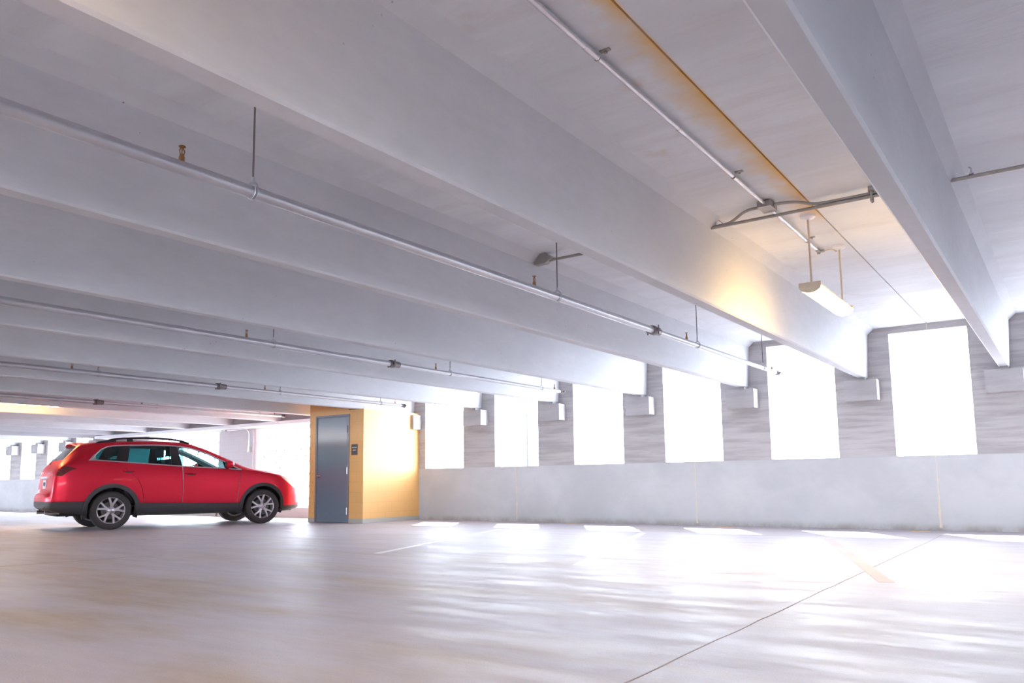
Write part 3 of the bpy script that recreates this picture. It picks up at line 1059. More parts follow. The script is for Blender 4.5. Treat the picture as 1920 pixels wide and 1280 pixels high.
C_ze = table('-1.10:.63 -1.07:.65 -1.03:.67 -1.005:.75 -0.995:.92 -.975:1.03 -.93:1.11 -.86:1.19 -.70:1.35 -.58:1.455 -.52:1.495 -.40:1.525 -.1:1.562 .4:1.587 .9:1.587 1.3:1.556 1.6:1.472 1.9:1.337 2.2:1.187 2.4:1.098 2.6:1.068 3.0:1.03 3.3:.97 3.5:.912 3.68:.83 3.8:.745 3.87:.63 3.91:.49 3.93:.36')
C_we = table('-1.10:.46 -1.07:.60 -1.03:.66 -.995:.68 -.93:.71 -.86:.70 -.70:.665 -.58:.645 -.4:.64 .4:.665 1.3:.675 1.6:.69 1.9:.735 2.2:.785 2.4:.805 2.6:.785 3.0:.745 3.3:.695 3.5:.63 3.68:.55 3.8:.46 3.87:.38 3.93:.24')
C_wm = table('-1.10:.60 -1.07:.70 -1.03:.77 -.98:.82 -.9:.865 -.75:.90 -.5:.918 0:.928 .7:.925 1.5:.925 2.8:.926 3.15:.905 3.4:.865 3.6:.79 3.75:.69 3.85:.57 3.93:.38')
C_zs = table('-1.10:.58 -1.07:.60 -1.03:.62 -1.005:.70 -0.995:.84 -.975:.95 -.93:1.04 -.86:1.11 -.7:1.18 -.4:1.232 .12:1.205 1.19:1.128 2.0:1.09 2.4:1.066 2.8:1.02 3.2:.945 3.5:.86 3.7:.76 3.8:.68 3.87:.57 3.93:.34')
C_ins = table('-1.1:.02 -.9:.03 -.5:.05 0:.055 2.2:.055 2.8:.05 3.3:.045 3.93:.02')
C_zb = table('-1.10:.40 -1.0:.35 -.8:.31 -.47:.27 .4:.25 2.3:.235 3.2:.225 3.6:.25 3.93:.285')

def car_section(u, d=0.0):
    zt, ze, we, wm, zs, zb = C_zt(u) - d, C_ze(u) - d, C_we(u) - d, C_wm(u) - d, C_zs(u), C_zb(u) + d
    ws = wm - C_ins(u)
    hgt = zs - zb
    g = max(ze - zs, 0.0)
    pts = [(0, zb), (.55 * wm, zb), (.90 * wm, zb + .02), (.972 * wm, zb + .22 * hgt), (.990 * wm, zb + .40 * hgt), (wm, zb + .62 * hgt),
           (wm - .35 * C_ins(u), zb + .85 * hgt), (ws, zs), (ws + (we - ws) * .5 + min(.022, g * .08), zs + g * .5), (we + .012, ze - .10 * g), (we - .035, ze + .25 * (zt - ze)),
           (.72 * we, ze + .66 * (zt - ze)), (.38 * we, ze + .91 * (zt - ze)), (0, zt)]
    out = []
    P = [(-pts[1][0], pts[1][1])] + pts + [(-pts[-2][0], pts[-2][1])]
    for i in range(1, len(P) - 2):
        p0, p1, p2, p3 = (Vector((*P[j], 0)) for j in (i - 1, i, i + 1, i + 2))
        for s in range(3):
            t = s / 3
            q = 0.5 * ((2 * p1) + (p2 - p0) * t + (2 * p0 - 5 * p1 + 4 * p2 - p3) * t * t + (3 * p1 - p0 - 3 * p2 + p3) * t ** 3)
            out.append((q.x, q.y))
    out.append(pts[-1])
    return out

def car_hull(d=0.0):
    us = sorted(set([round(x, 4) for x in np.concatenate([np.linspace(-1.10, -.85, 16), np.linspace(-.85, 3.3, 72), np.linspace(3.3, 3.93, 26), [-1.005, -.995, -.985]])]))
    c = 1.415
    L = 5.03
    bm = NB()
    rings = []
    for u in us:
        sec = car_section(u, d)
        x = c + (u - c) * (1 - 2 * d / L)
        full = [(v, z) for v, z in sec] + [(-v, z) for v, z in sec[-2:0:-1]]
        rings.append([bm.verts.new((x, -v, z)) for v, z in full])
    n = len(rings[0])
    for a, b in zip(rings, rings[1:]):
        for k in range(n):
            bm.faces.new((a[k], a[(k + 1) % n], b[(k + 1) % n], b[k]))
    bm.faces.new(rings[0])
    bm.faces.new(rings[-1][::-1])
    bmesh.ops.recalc_face_normals(bm, faces=bm.faces)
    return bm

def tmp_obj(bm):
    bmesh.ops.recalc_face_normals(bm, faces=bm.faces)
    if bm.calc_volume(signed=True) < 0:
        bmesh.ops.reverse_faces(bm, faces=bm.faces)
    me = bpy.data.meshes.new('tmp')
    bm.to_mesh(me)
    bm.free()
    o = bpy.data.objects.new('tmp', me)
    COL.objects.link(o)
    return o

def boolean(a, b, op, keep_b=False):
    m = a.modifiers.new('b', 'BOOLEAN')
    m.operation = op
    m.solver = 'MANIFOLD'
    m.object = b
    dg = bpy.context.evaluated_depsgraph_get()
    dg.update()
    me = bpy.data.meshes.new_from_object(a.evaluated_get(dg))
    a.modifiers.clear()
    a.data = me
    if not keep_b:
        bpy.data.objects.remove(b)
    return a

def dupe(a):
    c = a.copy()
    c.data = a.data.copy()
    COL.objects.link(c)
    return c

def grow(poly, d):
    """offset a closed outline outwards by d (negative: inwards)"""
    n = len(poly)
    area = sum(poly[i][0] * poly[(i + 1) % n][1] - poly[(i + 1) % n][0] * poly[i][1] for i in range(n))
    sg = 1 if area > 0 else -1
    out = []
    for i in range(n):
        p0, p1, p2 = (Vector(poly[j % n]) for j in (i - 1, i, i + 1))
        e1, e2 = (p1 - p0).normalized(), (p2 - p1).normalized()
        n1, n2 = Vector((e1.y, -e1.x)) * sg, Vector((e2.y, -e2.x)) * sg
        m = (n1 + n2)
        m = m / max(m.length_squared, 0.4) * 2
        out.append(tuple(p1 + m * d))
    return out

def rounded(poly, r, n=4):
    """round the corners of an outline"""
    out = []
    N = len(poly)
    for i in range(N):
        p0, p1, p2 = (Vector(poly[j % N]) for j in (i - 1, i, i + 1))
        a, b = p0 - p1, p2 - p1
        rr = min(r, a.length * .4, b.length * .4)
        A, B = p1 + a.normalized() * rr, p1 + b.normalized() * rr
        for k in range(n + 1):
            t = k / n
            out.append(tuple(A * (1 - t) ** 2 + p1 * 2 * t * (1 - t) + B * t * t))
    return out

def prism(poly, axis, a, b):
    """outline pulled along one axis; poly in the two other axes, in x-y-z order"""
    bm = NB()
    def mk(p, h):
        return {'x': (h, p[0], p[1]), 'y': (p[0], h, p[1]), 'z': (p[0], p[1], h)}[axis]
    A = [bm.verts.new(mk(p, a)) for p in poly]
    B = [bm.verts.new(mk(p, b)) for p in poly]
    n = len(poly)
    for i in range(n):
        bm.faces.new((A[i], A[(i + 1) % n], B[(i + 1) % n], B[i]))
    bm.faces.new(A)
    bm.faces.new(B[::-1])
    return tmp_obj(bm)

def ring_outline(pts, n=6):
    """closed smooth curve through points"""
    out = []
    N = len(pts)
    for i in range(N):
        p0, p1, p2, p3 = (Vector(pts[(i + j) % N]) for j in (-1, 0, 1, 2))
        for s in range(n):
            t = s / n
            out.append(tuple(0.5 * ((2 * p1) + (p2 - p0) * t + (2 * p0 - 5 * p1 + 4 * p2 - p3) * t * t + (3 * p1 - p0 - 3 * p2 + p3) * t ** 3)))
    return out

CAR_A = Vector((-14.264, 7.798, 0))
CAR_H = math.radians(90 - 16.833)
hd = Vector((math.cos(CAR_H), math.sin(CAR_H), 0))
car = empty('car', CAR_A + Vector((-hd.y, hd.x, 0)) * 0.90, 'red family car with dark lower cladding and roof rails parked left of the orange closet', 'car', rz=CAR_H)
RW = 0.339
WB = 2.79

hull_bm = car_hull(0.0)
hull_bm.verts.ensure_lookup_table()
bvh = BVHTree.FromBMesh(hull_bm)
outer = tmp_obj(hull_bm)
inner = tmp_obj(car_hull(0.035))
shell = boolean(outer, inner, 'DIFFERENCE')

# window band outline in side view
dlo_top = [(-.345, 1.275), (-.30, 1.345), (-.19, 1.45), (-.08, 1.505), (.05, 1.525), (.30, 1.536), (.65, 1.547), (.985, 1.545), (1.22, 1.528), (1.42, 1.492), (1.72, 1.393), (2.03, 1.242), (2.33, 1.085)]
dlo_bot = [(2.36, 1.070), (2.0, 1.093), (1.6, 1.110), (1.186, 1.133), (.65, 1.172), (.12, 1.208), (-.20, 1.232), (-.345, 1.243)]
dlo = dlo_top + dlo_bot
hole = grow(dlo, -0.018)
boolean(shell, prism(hole, 'y', -1.2, 1.2), 'DIFFERENCE')

# wheel openings
def circle(cx, cz, r, n=56):
    return [(cx + r * math.cos(2 * PI * i / n), cz + r * math.sin(2 * PI * i / n)) for i in range(n)]
for cx in (0.005, WB - 0.005):
    boolean(shell, prism(circle(cx, 0.345, 0.412), 'y', -1.2, 1.2), 'DIFFERENCE')

# glass openings front and rear
ws_poly = rounded([(1.52, -.60), (1.52, .60), (2.62, .72), (2.70, .40), (2.72, 0), (2.70, -.40), (2.62, -.72)], 0.05)
def windscreen_x(z):
    return z
boolean(shell, prism(ws_poly, 'z', 1.085, 2.0), 'DIFFERENCE')
rg_poly = rounded([(-.56, 1.515), (.56, 1.515), (.635, 1.25), (-.635, 1.25)], 0.06)
boolean(shell, prism(rg_poly, 'x', -1.3, -0.45), 'DIFFERENCE')

# separate panels: bonnet, doors, tailgate, rockers, lower bumpers
def split(poly, axis, a, b, gap=0.004):
    piece = dupe(shell)
    boolean(piece, prism(grow(poly, -gap * .5), axis, a, b), 'INTERSECT')
    boolean(shell, prism(grow(poly, gap * .5), axis, a, b), 'DIFFERENCE')
    return piece

def part(o, name, mat, parent=car, label=None):
    o.name = name
    o.data.name = name
    o.data.materials.clear()
    o.data.materials.append(mat)
    for p in o.data.polygons:
        p.use_smooth = True
        p.material_index = 0
    if mat is M['red']:                                     # inside faces are the grey cabin lining
        o.data.materials.append(M['lining'])
        for p in o.data.polygons:
            near = bvh.find_nearest(p.center)
            if near[3] > 0.02:
                p.material_index = 1
    o.data.set_sharp_from_angle(angle=math.radians(32))
    o.parent = parent
    if label:
        o['label'] = label
    return o

rock = [(.36, .16), (2.40, .16), (2.40, .425), (1.22, .448), (.36, .472)]
rearb = [(-1.3, .10), (-.30, .10), (-.30, .512), (-1.3, .512)]
frontb = [(3.10, .08), (4.1, .08), (4.1, .365), (3.10, .345)]
for s in (-1, 1):
    part(split(rock, 'y', min(0.4 * s, 1.2 * s), max(0.4 * s, 1.2 * s)), 'rocker_cladding', M['clad'], label='dark grey lower sill cladding')
part(split(rearb, 'y', -1.2, 1.2), 'rear_bumper', M['clad'], label='dark grey lower rear bumper')
part(split(frontb, 'y', -1.2, 1.2), 'front_lip', M['clad'], label='dark grey lower front bumper')
fdoor = [(1.221, .40), (2.262, .40), (2.275, .62), (2.30, .85), (2.352, 1.095), (2.0, 1.112), (1.221, 1.150)]
rdoor = [(.545, .40), (1.215, .40), (1.215, 1.150), (.65, 1.19), (.135, 1.225), (.20, 1.10), (.33, .985), (.425, .90), (.50, .73), (.535, .55)]
doors = {}
for s in (-1, 1):
    rng = (min(0.5 * s, 1.2 * s), max(0.5 * s, 1.2 * s))
    doors['f', s] = part(split(fdoor, 'y', *rng, 0.007), 'front_door', M['red'])
    doors['r', s] = part(split(rdoor, 'y', *rng, 0.007), 'rear_door', M['red'])
bon = [(2.66, -.70), (2.74, -.40), (2.76, 0), (2.74, .40), (2.66, .70), (3.30, .655), (3.58, .50), (3.70, .25), (3.73, 0), (3.70, -.25), (3.58, -.50), (3.30, -.655)]
part(split(bon, 'z', .80, 1.5, 0.006), 'bonnet', M['red'])
part(shell, 'body', M['red'])

# ---- panels laid on the hull
def side_patch(poly, s, off, thick, step=0.06):
    """outline in side view wrapped onto the hull at offset, given thickness"""
    bm = NB()
    f = bm.faces.new([bm.verts.new((u, 0, z)) for u, z in poly])
    bmesh.ops.triangulate(bm, faces=[f])
    us_ = [p[0] for p in poly]
    zs_ = [p[1] for p in poly]
    for lo, hi, no in ((min(us_), max(us_), (1, 0, 0)), (min(zs_), max(zs_), (0, 0, 1))):
        n = max(1, int((hi - lo) / step))
        for i in range(1, n):
            c = lo + (hi - lo) * i / n
            bmesh.ops.bisect_plane(bm, geom=list(bm.verts) + list(bm.edges) + list(bm.faces), dist=1e-6,
                                   plane_co=(c if no[0] else 0, 0, c if no[2] else 0), plane_no=no)
    for v in bm.verts:
        hit = bvh.ray_cast(Vector((v.co.x, 3 * s, v.co.z)), Vector((0, -s, 0)))
        if hit[0] is None:
            hit = bvh.find_nearest(Vector((v.co.x, 0.8 * s, v.co.z)))
        nrm = hit[1] if hit[1].y * s > 0 else -hit[1]
        p = hit[0] + nrm * off
        v.co = (v.co.x, p.y, v.co.z)
    g = bmesh.ops.extrude_face_region(bm, geom=list(bm.faces))
    bmesh.ops.translate(bm, verts=[e for e in g['geom'] if isinstance(e, bmesh.types.BMVert)], vec=(0, -s * thick, 0))
    return bm

def side_line(pts, s, off=0.0):
    out = []
    for u, z in pts:
        hit = bvh.ray_cast(Vector((u, 3 * s, z)), Vector((0, -s, 0)))
        if hit[0] is None:
            hit = bvh.find_nearest(Vector((u, 0.8 * s, z)))
        out.append((u, hit[0].y + s * off, z))
    return out

def dlo_top_at(u):
    for (a, za), (b, zb_) in zip(dlo_top, dlo_top[1:]):
        if a <= u <= b:
            return za + (zb_ - za) * (u - a) / (b - a)
    return dlo_top[0][1] if u < dlo_top[0][0] else dlo_top[-1][1]
def dlo_bot_at(u):
    q = dlo_bot[::-1]
    for (a, za), (b, zb_) in zip(q, q[1:]):
        if a <= u <= b:
            return za + (zb_ - za) * (u - a) / (b - a)
    return q[0][1]
def pane(u0b, u0t, u1b, u1t, ins=0.022):
    """window pane between two slanted sides, following the window band"""
    top = [(u, dlo_top_at(u) - ins) for u in np.linspace(u0t, u1t, 12)]
    bot = [(u, dlo_bot_at(u) + ins) for u in np.linspace(u1b, u0b, 8)]
    return top + bot
panes = {
    'quarter': pane(-.318, -.285, .045, .150),
    'rear': pane(.235, .305, 1.022, 1.010),
    'front': pane(1.205, 1.130, 2.02, 2.00),
}
pillars = [pane(.040, .145, .240, .310, 0.016), pane(1.017, 1.005, 1.210, 1.135, 0.016), pane(2.018, 1.998, 2.30, 2.285, 0.012)]
arch = lambda cx, r0, r1, z0: ([(cx + r1 * math.cos(a), .345 + r1 * math.sin(a)) for a in np.linspace(-z0, PI + z0, 40)] +
                               [(cx + r0 * math.cos(a), .345 + r0 * math.sin(a)) for a in np.linspace(PI + z0, -z0, 40)])
tail_poly = [(-.60, 1.088), (-.70, 1.122), (-.82, 1.14), (-.92, 1.09), (-.958, 1.03), (-.945, .965), (-.86, .96), (-.78, 1.02), (-.69, 1.068)]
head_poly = [(3.17, .945), (3.30, .915), (3.45, .868), (3.58, .81), (3.66, .755), (3.66, .70), (3.60, .70), (3.50, .745), (3.38, .81), (3.26, .88)]
for s in (-1, 1):
    obj('quarter_window', side_patch(panes['quarter'], s, -0.006, 0.005), M['privacy'], car, True)
    obj('window_glass', side_patch(panes['rear'], s, -0.006, 0.005), M['privacy'], doors['r', s], True)
    obj('window_glass', side_patch(panes['front'], s, -0.006, 0.005), M['glass'], doors['f', s], True)
    for p in pillars:
        obj('pillar_trim', side_patch(p, s, -0.003, 0.02), M['black'], car, True)
    bm = NB()
    loop = side_line(rounded(grow(dlo, -0.008), 0.03, 3), s, 0.001)
    tube(bm, loop + [loop[0]], 0.0115, 6, False)
    # wider satin tip at the rear corner
    obj('window_trim', bm, M['satin'], car, True)
    tip = [(-.405, 1.237), (-.35, 1.238), (-.29, 1.236), (-.325, 1.275), (-.285, 1.345), (-.305, 1.352), (-.355, 1.295)]
    obj('window_trim', side_patch(tip, s, 0.004, 0.012, 0.03), M['satin'], car, True)
    for cx in (0.005, WB - 0.005):
        bm = side_patch(arch(cx, .404, .478 if cx < 1 else .470, .32), s, 0.014, 0.05, 0.08)
        obj('wheel_arch_cladding', bm, M['clad'], car, True, 40)['label'] = 'dark grey wheel arch cladding'
        bm = NB()
        n = 30
        for i in range(n):
            pass
        prof = [(cx + .43 * math.cos(a), .345 + .43 * math.sin(a)) for a in np.linspace(-.20, PI + .20, n)]
        A_ = [bm.verts.new((x, s * .875, z)) for x, z in prof]
        B_ = [bm.verts.new((x, s * .50, z)) for x, z in prof]
        for i in range(n - 1):
            bm.faces.new((A_[i], A_[i + 1], B_[i + 1], B_[i]))
        bm.faces.new(B_)
        g = bmesh.ops.extrude_face_region(bm, geom=list(bm.faces))
        for v in [e for e in g['geom'] if isinstance(e, bmesh.types.BMVert)]:
            dv = Vector((v.co.x - cx, 0, v.co.z - .345))
            v.co += dv.normalized() * 0.006
            if abs(v.co.y) < .6:
                v.co.y -= s * 0.006
        obj('wheel_liner', bm, M['under'], car, True)
    obj('tail_lamp', side_patch(tail_poly, s, 0.006, 0.02, 0.03), M['tail_dark'], car, True)['label'] = 'smoked red tail lamp'
    hl = obj('headlamp', side_patch(head_poly, s, 0.005, 0.02, 0.03), M['lamp_clear'], car, True)
    hl['label'] = 'clear headlamp'
    # handles
    for key, u0, z0 in (('f', 1.365, .992), ('r', .262, 1.046)):
        pts = side_line([(u0 + d, z0 + 0.006 - 0.02 * d) for d in (-.10, -.08, 0, .08, .10)], s, 0)
        pts = [(p[0], p[1] + s * o, p[2]) for p, o in zip(pts, (0.002, .028, .036, .028, 0.002))]
        bm = NB()
        tube(bm, pts, [.008, .011, .012, .011, .008], 8)
        h = obj('door_handle', bm, M['red'], doors[key, s], True)
        dz = [(u0 + .075 * math.cos(a), z0 - .006 + .022 * math.sin(a)) for a in np.linspace(0, 2 * PI, 18)[:-1]]
        obj('handle_recess', side_patch(dz, s, 0.0015, 0.004, 0.05), M['clad'], doors[key, s], True)
    # mirror
    bm = NB()
    bmesh.ops.create_uvsphere(bm, u_segments=20, v_segments=12, radius=1)
    for v in bm.verts:
        x, y, z = v.co
        v.co = (2.055 + (.075 if x < 0 else .10) * x * (1 - .25 * z * z), s * (.985 + .105 * y), 1.178 + .080 * z)
        if v.co.x < 2.0:
            v.co.x = 2.0
    mi = obj('wing_mirror', bm, M['red'], car, True)
    bm = NB()
    tube(bm, [(2.06, s * .83, 1.105), (2.06, s * .93, 1.125)], [.030, .036], 10)
    obj('mirror_arm', bm, M['black'], mi, True)
    bm = NB()
    lathe(bm, [(0, -.003), (.055, -.003), (.055, .003), (0, .003)], 20, 'x', (1.997, s * .985, 1.178))
    obj('mirror_glass', bm, M['disc'], mi, True)
    # roof rail
    rp = [(-.14, 1.563), (-.06, 1.602), (.06, 1.640), (.30, 1.660), (.60, 1.672), (.90, 1.668), (1.15, 1.648), (1.30, 1.615), (1.42, 1.575)]
    bm = NB()
    pts = ring_outline([(a, b) for a, b in rp] + [(1.42, 1.575)], 4)[:-8]
    tube(bm, [(u, s * (.585 - 0.02 * (u - .6) ** 2 * .2), z) for u, z in pts], 0.020, 8)
    ra = obj('roof_rail', bm, M['black'], car, True)
    for u0, u1 in ((-.13, .10), (.27, .39), (1.22, 1.40)):
        zr = lambda u: next(za + (zb_ - za) * (u - a) / (b - a) for (a, za), (b, zb_) in zip(rp, rp[1:]) if a <= u <= b)
        foot = []
        q = [(u0, zr(u0)), ((u0 + u1) / 2, zr((u0 + u1) / 2)), (u1 - .02, zr(u1 - .02))]
        base = [(u1, 1.545), (u0 - .01, 1.535)]
        bm = NB()
        A_ = [bm.verts.new((u, s * .598, z)) for u, z in q + base]
        B_ = [bm.verts.new((u, s * .568, z)) for u, z in q + base]
        for i in range(5):
            bm.faces.new((A_[i], A_[(i + 1) % 5], B_[(i + 1) % 5], B_[i]))
        bm.faces.new(A_)
        bm.faces.new(B_[::-1])
        obj('rail_foot', bm, M['black'], ra, bevel=0.003)

# windscreen and rear glass wrapped from above / behind
def plan_patch(poly, off, thick, axis, step=0.08):
    bm = NB()
    f = bm.faces.new([bm.verts.new((a, b, 0)) for a, b in poly])
    bmesh.ops.triangulate(bm, faces=[f])
    for k, no in ((0, (1, 0, 0)), (1, (0, 1, 0))):
        lo, hi = min(p[k] for p in poly), max(p[k] for p in poly)
        n = max(1, int((hi - lo) / step))
        for i in range(1, n):
            c = lo + (hi - lo) * i / n
            bmesh.ops.bisect_plane(bm, geom=list(bm.verts) + list(bm.edges) + list(bm.faces), dist=1e-6,
                                   plane_co=(c if k == 0 else 0, c if k == 1 else 0, 0), plane_no=no)
    nr = {}
    for v in bm.verts:
        if axis == 'z':
            hit = bvh.ray_cast(Vector((v.co.x, v.co.y, 3)), Vector((0, 0, -1)))
        else:
            hit = bvh.ray_cast(Vector((-3, v.co.x, v.co.y)), Vector((1, 0, 0)))
        q = hit[1].normalized()
        v.co = hit[0] + q * off
        nr[v] = q
    bm.normal_update()
    vs0 = list(bm.verts)
    g = bmesh.ops.extrude_face_region(bm, geom=list(bm.faces))
    d = Vector((0, 0, -thick)) if axis == 'z' else Vector((thick, 0, 0))
    bmesh.ops.translate(bm, verts=[e for e in g['geom'] if isinstance(e, bmesh.types.BMVert)], vec=d)
    return bm
obj('windscreen', plan_patch(grow(ws_poly, -0.006), -0.004, 0.006, 'z'), M['glass'], car, True)
obj('rear_window', plan_patch(grow(rg_poly, -0.006), -0.004, 0.006, 'x'), M['privacy'], car, True)

# rear details
bm = NB()
prof = [(-.30, 1.592), (-.50, 1.586), (-.615, 1.566), (-.625, 1.552), (-.56, 1.538), (-.44, 1.545), (-.30, 1.560)]
A_, B_ = [], []
nn = 17
rows = []
for j in range(nn):
    y = -.60 + 1.2 * j / (nn - 1)
    k = 1 - (abs(y) / .60) ** 3 * .35
    rows.append([bm.verts.new((-.30 + (u + .30) * k, y, z - .075 * (abs(y) / .60) ** 2.2)) for u, z in prof])
for a, b in zip(rows, rows[1:]):
    for i in range(len(prof)):
        bm.faces.new((a[i], a[(i + 1) % len(prof)], b[(i + 1) % len(prof)], b[i]))
bm.faces.new(rows[0])
bm.faces.new(rows[-1][::-1])
obj('roof_spoiler', bm, M['red'], car, True)
bm = NB()
box(bm, -1.018, -1.000, -.16, .16, .745, .905)
pl = obj('number_plate', bm, M['plate'], car, bevel=0.003)
pl['label'] = 'pale rear number plate'
bm = NB()
random.seed(4)
for i in range(6):
    y0 = -.115 + i * .040
    box(bm, -1.0205, -1.017, y0, y0 + .007, .79, .86)
    box(bm, -1.0205, -1.017, y0 + .017, y0 + .024, .79 if i % 2 else .825, .86)
    box(bm, -1.0205, -1.017, y0 + .007, y0 + .017, .853 if i % 2 else .82, .86 if i % 2 else .827)
obj('plate_characters', bm, M['plate_ink'], pl)
bm = NB()
box(bm, -1.030, -0.985, -.36, .36, .925, .965)
obj('plate_garnish', bm, M['satin'], car, bevel=0.01)
for s in (-1, 1):
    rp_ = rounded([(s * .40, 1.012), (s * .63, 1.020), (s * .63, 1.052), (s * .40, 1.044)], 0.012)
    obj('tail_reflector', plan_patch(rp_, 0.004, 0.012, 'x', 0.05), M['tail'], car, True)
    bm = NB()
    tube(bm, [(-1.06, s * .46, .315), (-.80, s * .46, .315)], .036, 14)
    obj('exhaust_tip', bm, M['chrome'], car, True)
bm = NB()
tube(bm, [(-.93, .02, 1.19), (-.905, .10, 1.215), (-.80, .34, 1.325)], [.012, .008, .006], 8)
obj('rear_wiper', bm, M['black'], car, True)
# front details
bm = NB()
pts = [(3.925, y, .60 - .10 * (abs(y) / .33) ** 2) for y in np.linspace(-.33, .33, 9)]
box(bm, 3.80, 3.905, -.30, .30, .44, .60)
for z in (.47, .51, .55, .59):
    box(bm, 3.90, 3.915, -.28, .28, z - .006, z + .006)
obj('grille', bm, M['black'], car, bevel=0.004)
bm = NB()
tube(bm, [(3.83, -.36, .60), (3.905, -.24, .455), (3.925, 0, .43), (3.905, .24, .455), (3.83, .36, .60)], .014, 8)
obj('grille_trim', bm, M['chrome'], car, True)

# underbody
bm = NB()
box(bm, .42, 2.36, -.86, .86, .235, .30)
box(bm, -.85, .42, -.46, .46, .25, .34)
box(bm, 2.36, 3.70, -.46, .46, .235, .34)
obj('underbody', bm, M['under'], car, bevel=0.01)

# cabin
bm = NB()
box(bm, -.80, 2.50, -.80, .80, .40, .44)
obj('cabin_floor', bm, M['under'], car)
def seat(u, v, wd, head=True, back=.62, zc=.74):
    bm = NB()
    box(bm, u - .02, u + .50, v - wd / 2, v + wd / 2, zc - .28, zc)
    o = obj('seat', bm, M['seat'], car, True, 50, bevel=.045, bseg=3)
    bm = NB()
    a = [(u - .02, zc - .05), (u + .13, zc - .05), (u - .02, zc + back), (u - .14, zc + back - .01)]
    A_ = [bm.verts.new((x, v - wd / 2 + .01, z)) for x, z in a]
    B_ = [bm.verts.new((x, v + wd / 2 - .01, z)) for x, z in a]
    for i in range(4):
        bm.faces.new((A_[i], A_[(i + 1) % 4], B_[(i + 1) % 4], B_[i]))
    bm.faces.new(A_)
    bm.faces.new(B_[::-1])
    obj('seat_back', bm, M['seat'], o, True, 50, bevel=.04, bseg=3)
    if head:
        for hv in ([v] if wd < .7 else [v - .38, v + .38]):
            bm = NB()
            box(bm, u - .165, u - .055, hv - .125, hv + .125, zc + back + .04, zc + back + .23)
            obj('headrest', bm, M['seat'], o, True, 50, bevel=.04, bseg=3)
            bm = NB()
            for q in (-.06, .06):
                tube(bm, [(u - .10, hv + q, zc + back - .03), (u - .11, hv + q, zc + back + .06)], .008, 6)
            obj('headrest_post', bm, M['black'], o, True)
seat(1.22, -.38, .52, zc=.70, back=.60)
seat(1.22, .38, .52, zc=.70, back=.60)
seat(.28, 0, 1.30, zc=.74, back=.56)
seat(-.42, 0, 1.10, zc=.76, back=.46)
bm = NB()
extrude_y(bm, [(2.08, .60), (2.70, .60), (2.70, 1.06), (2.45, 1.085), (2.15, 1.075), (2.06, 1.00)], -.76, .76)
obj('dashboard', bm, M['seat'], car, True, 40, bevel=.03, bseg=3)
bm = NB()
pts = []
for i in range(33):
    a = 2 * PI * i / 32
    r = Vector((0, math.cos(a) * .185, math.sin(a) * .185))
    r.rotate(Matrix.Rotation(math.radians(-25), 3, 'Y'))
    pts.append(Vector((1.86, .38, 1.02)) + r)
tube(bm, pts, .014, 8, False)
tube(bm, [(1.86, .20, 1.02), (1.86, .56, 1.02)], .012, 8)
tube(bm, [(1.86, .38, 1.02), (2.12, .38, .93)], [.04, .03], 10)
obj('steering_wheel', bm, M['black'], car, True)
bm = NB()
box(bm, 1.78, 1.80, -.13, .13, 1.44, 1.50)
obj('rear_view_mirror', bm, M['black'], car, bevel=.006)

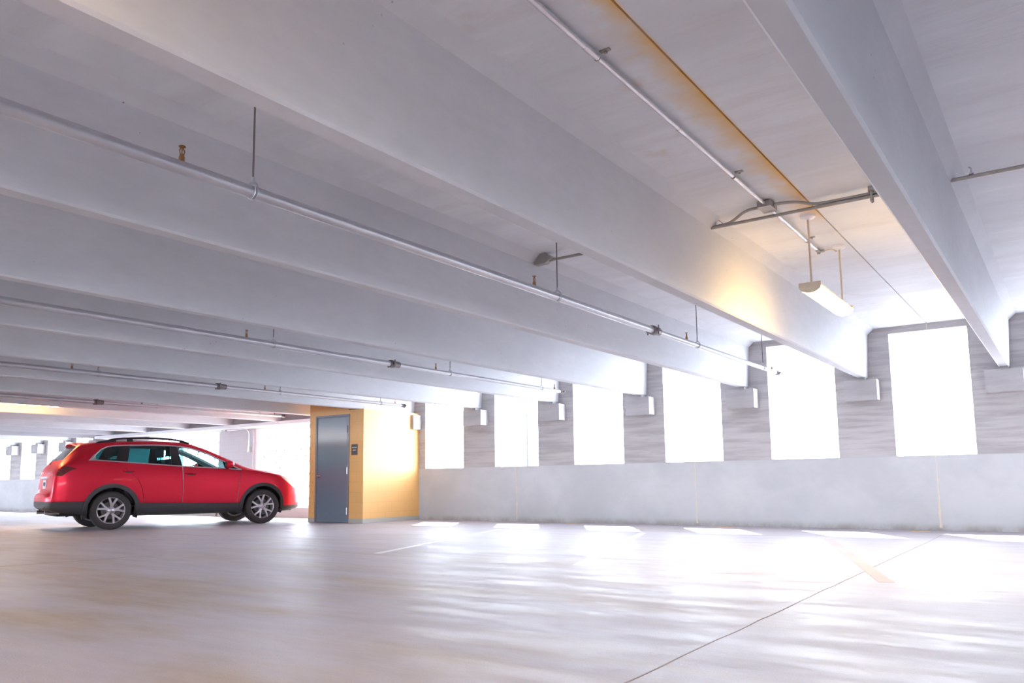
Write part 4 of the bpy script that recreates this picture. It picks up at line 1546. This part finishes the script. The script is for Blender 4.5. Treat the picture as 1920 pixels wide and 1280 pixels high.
# wheels: outer face towards -y, centred on the hub
def wheel_master():
    bm = NB()
    prof = [(.232, .045), (.238, .010), (.262, -.002), (.300, -.004), (.325, .004), (.340, .022), (.3415, .06), (.3415, .16), (.340, .200), (.322, .220),
            (.300, .226), (.262, .224), (.238, .212), (.232, .18)]
    lathe(bm, prof, 64, 'y', closed=True)
    for k in range(40):                                     # tread grooves as shallow ribs
        a = 2 * PI * k / 40
    ty = obj('wheel', bm, M['tyre'], None, True, 40)
    bm = NB()
    lathe(bm, [(.240, .012), (.240, .022), (.226, .030), (.214, .060), (.205, .19), (.240, .205), (.246, .20), (.220, .18), (.225, .06), (.238, .034), (.246, .020), (.246, .010)], 64, 'y', closed=True)
    # five spokes, each forking into two arms towards the rim
    for k in range(5):
        a0 = PI / 2 + 2 * PI * k / 5
        for sd in (-1, 1):
            st = []
            for r, off, wd, y in ((.030, .000, .040, .034), (.085, .008, .046, .024), (.120, .016, .048, .019), (.160, .034, .046, .016), (.200, .052, .046, .015), (.236, .066, .052, .017)):
                st.append((r, sd * off, wd, y))
            rings = []
            ca, sa = math.cos(a0), math.sin(a0)
            for r, off, wd, y in st:
                rr = math.sqrt(max(r * r - off * off, 1e-4))
                q = []
                for dt, dy in ((-wd * .5, .012), (-wd * .32, 0), (wd * .32, 0), (wd * .5, .012), (wd * .4, .045), (-wd * .4, .045)):
                    tt = off + dt
                    q.append(bm.verts.new((ca * rr - sa * tt, y + dy, sa * rr + ca * tt)))
                rings.append(q)
            for a, b in zip(rings, rings[1:]):
                for i in range(6):
                    bm.faces.new((a[i], a[(i + 1) % 6], b[(i + 1) % 6], b[i]))
            bm.faces.new(rings[0])
            bm.faces.new(rings[-1][::-1])
    lathe(bm, [(.0, .022), (.030, .022), (.040, .028), (.066, .030), (.072, .040), (.072, .09), (.0, .09)], 40, 'y')
    rm = obj('alloy_rim', bm, M['alloy'], ty, True, 35)
    rm['label'] = 'silver alloy rim with forked spokes'
    bm = NB()
    lathe(bm, [(.0, .016), (.020, .016), (.026, .020), (.027, .028), (.0, .028)], 24, 'y')
    obj('hub_cap', bm, M['alloy'], ty, True)
    for k in range(5):
        a = PI / 2 + PI / 5 + 2 * PI * k / 5
        bm = NB()
        lathe(bm, [(.0, .020), (.009, .020), (.010, .034), (.0, .034)], 8, 'y', (.052 * math.cos(a), 0, .052 * math.sin(a)))
        obj('wheel_nut', bm, M['dark_steel'], ty, True)
    bm = NB()
    lathe(bm, [(.06, .095), (.155, .095), (.155, .115), (.06, .115)], 40, 'y', closed=True)
    box(bm, .085, .170, .075, .135, -.06, .06)
    obj('brake_disc', bm, M['disc'], ty, True)
    bm = NB()
    lathe(bm, [(.0, .135), (.206, .135), (.206, .150), (.0, .150)], 32, 'y')
    obj('backing_plate', bm, M['under'], ty, True)
    return ty
wm = wheel_master()
first = True
for (u, s) in ((0, -1), (WB, -1), (0, 1), (WB, 1)):
    wq = wm if first else copy_tree(wm)
    first = False
    wq.parent = car
    wq.location = (u, s * .90, .3415)
    wq.rotation_euler = (0, .35 * u + (.2 if s > 0 else 0.12), 0 if s < 0 else PI)

# shorten both overhangs a little, everything ahead of the front and behind the rear arches together
def shorten(o):
    for v in o.data.vertices:
        if v.co.x > 3.15:
            v.co.x = 3.15 + (v.co.x - 3.15) * 0.76
        elif v.co.x < -0.50:
            v.co.x = -0.50 + (v.co.x + 0.50) * 0.87
for o in list(car.children_recursive):
    root = o
    while root.parent is not car:
        root = root.parent
    if o.type == 'MESH' and not root.name.startswith('wheel.') and root.name != 'wheel':
        shorten(o)
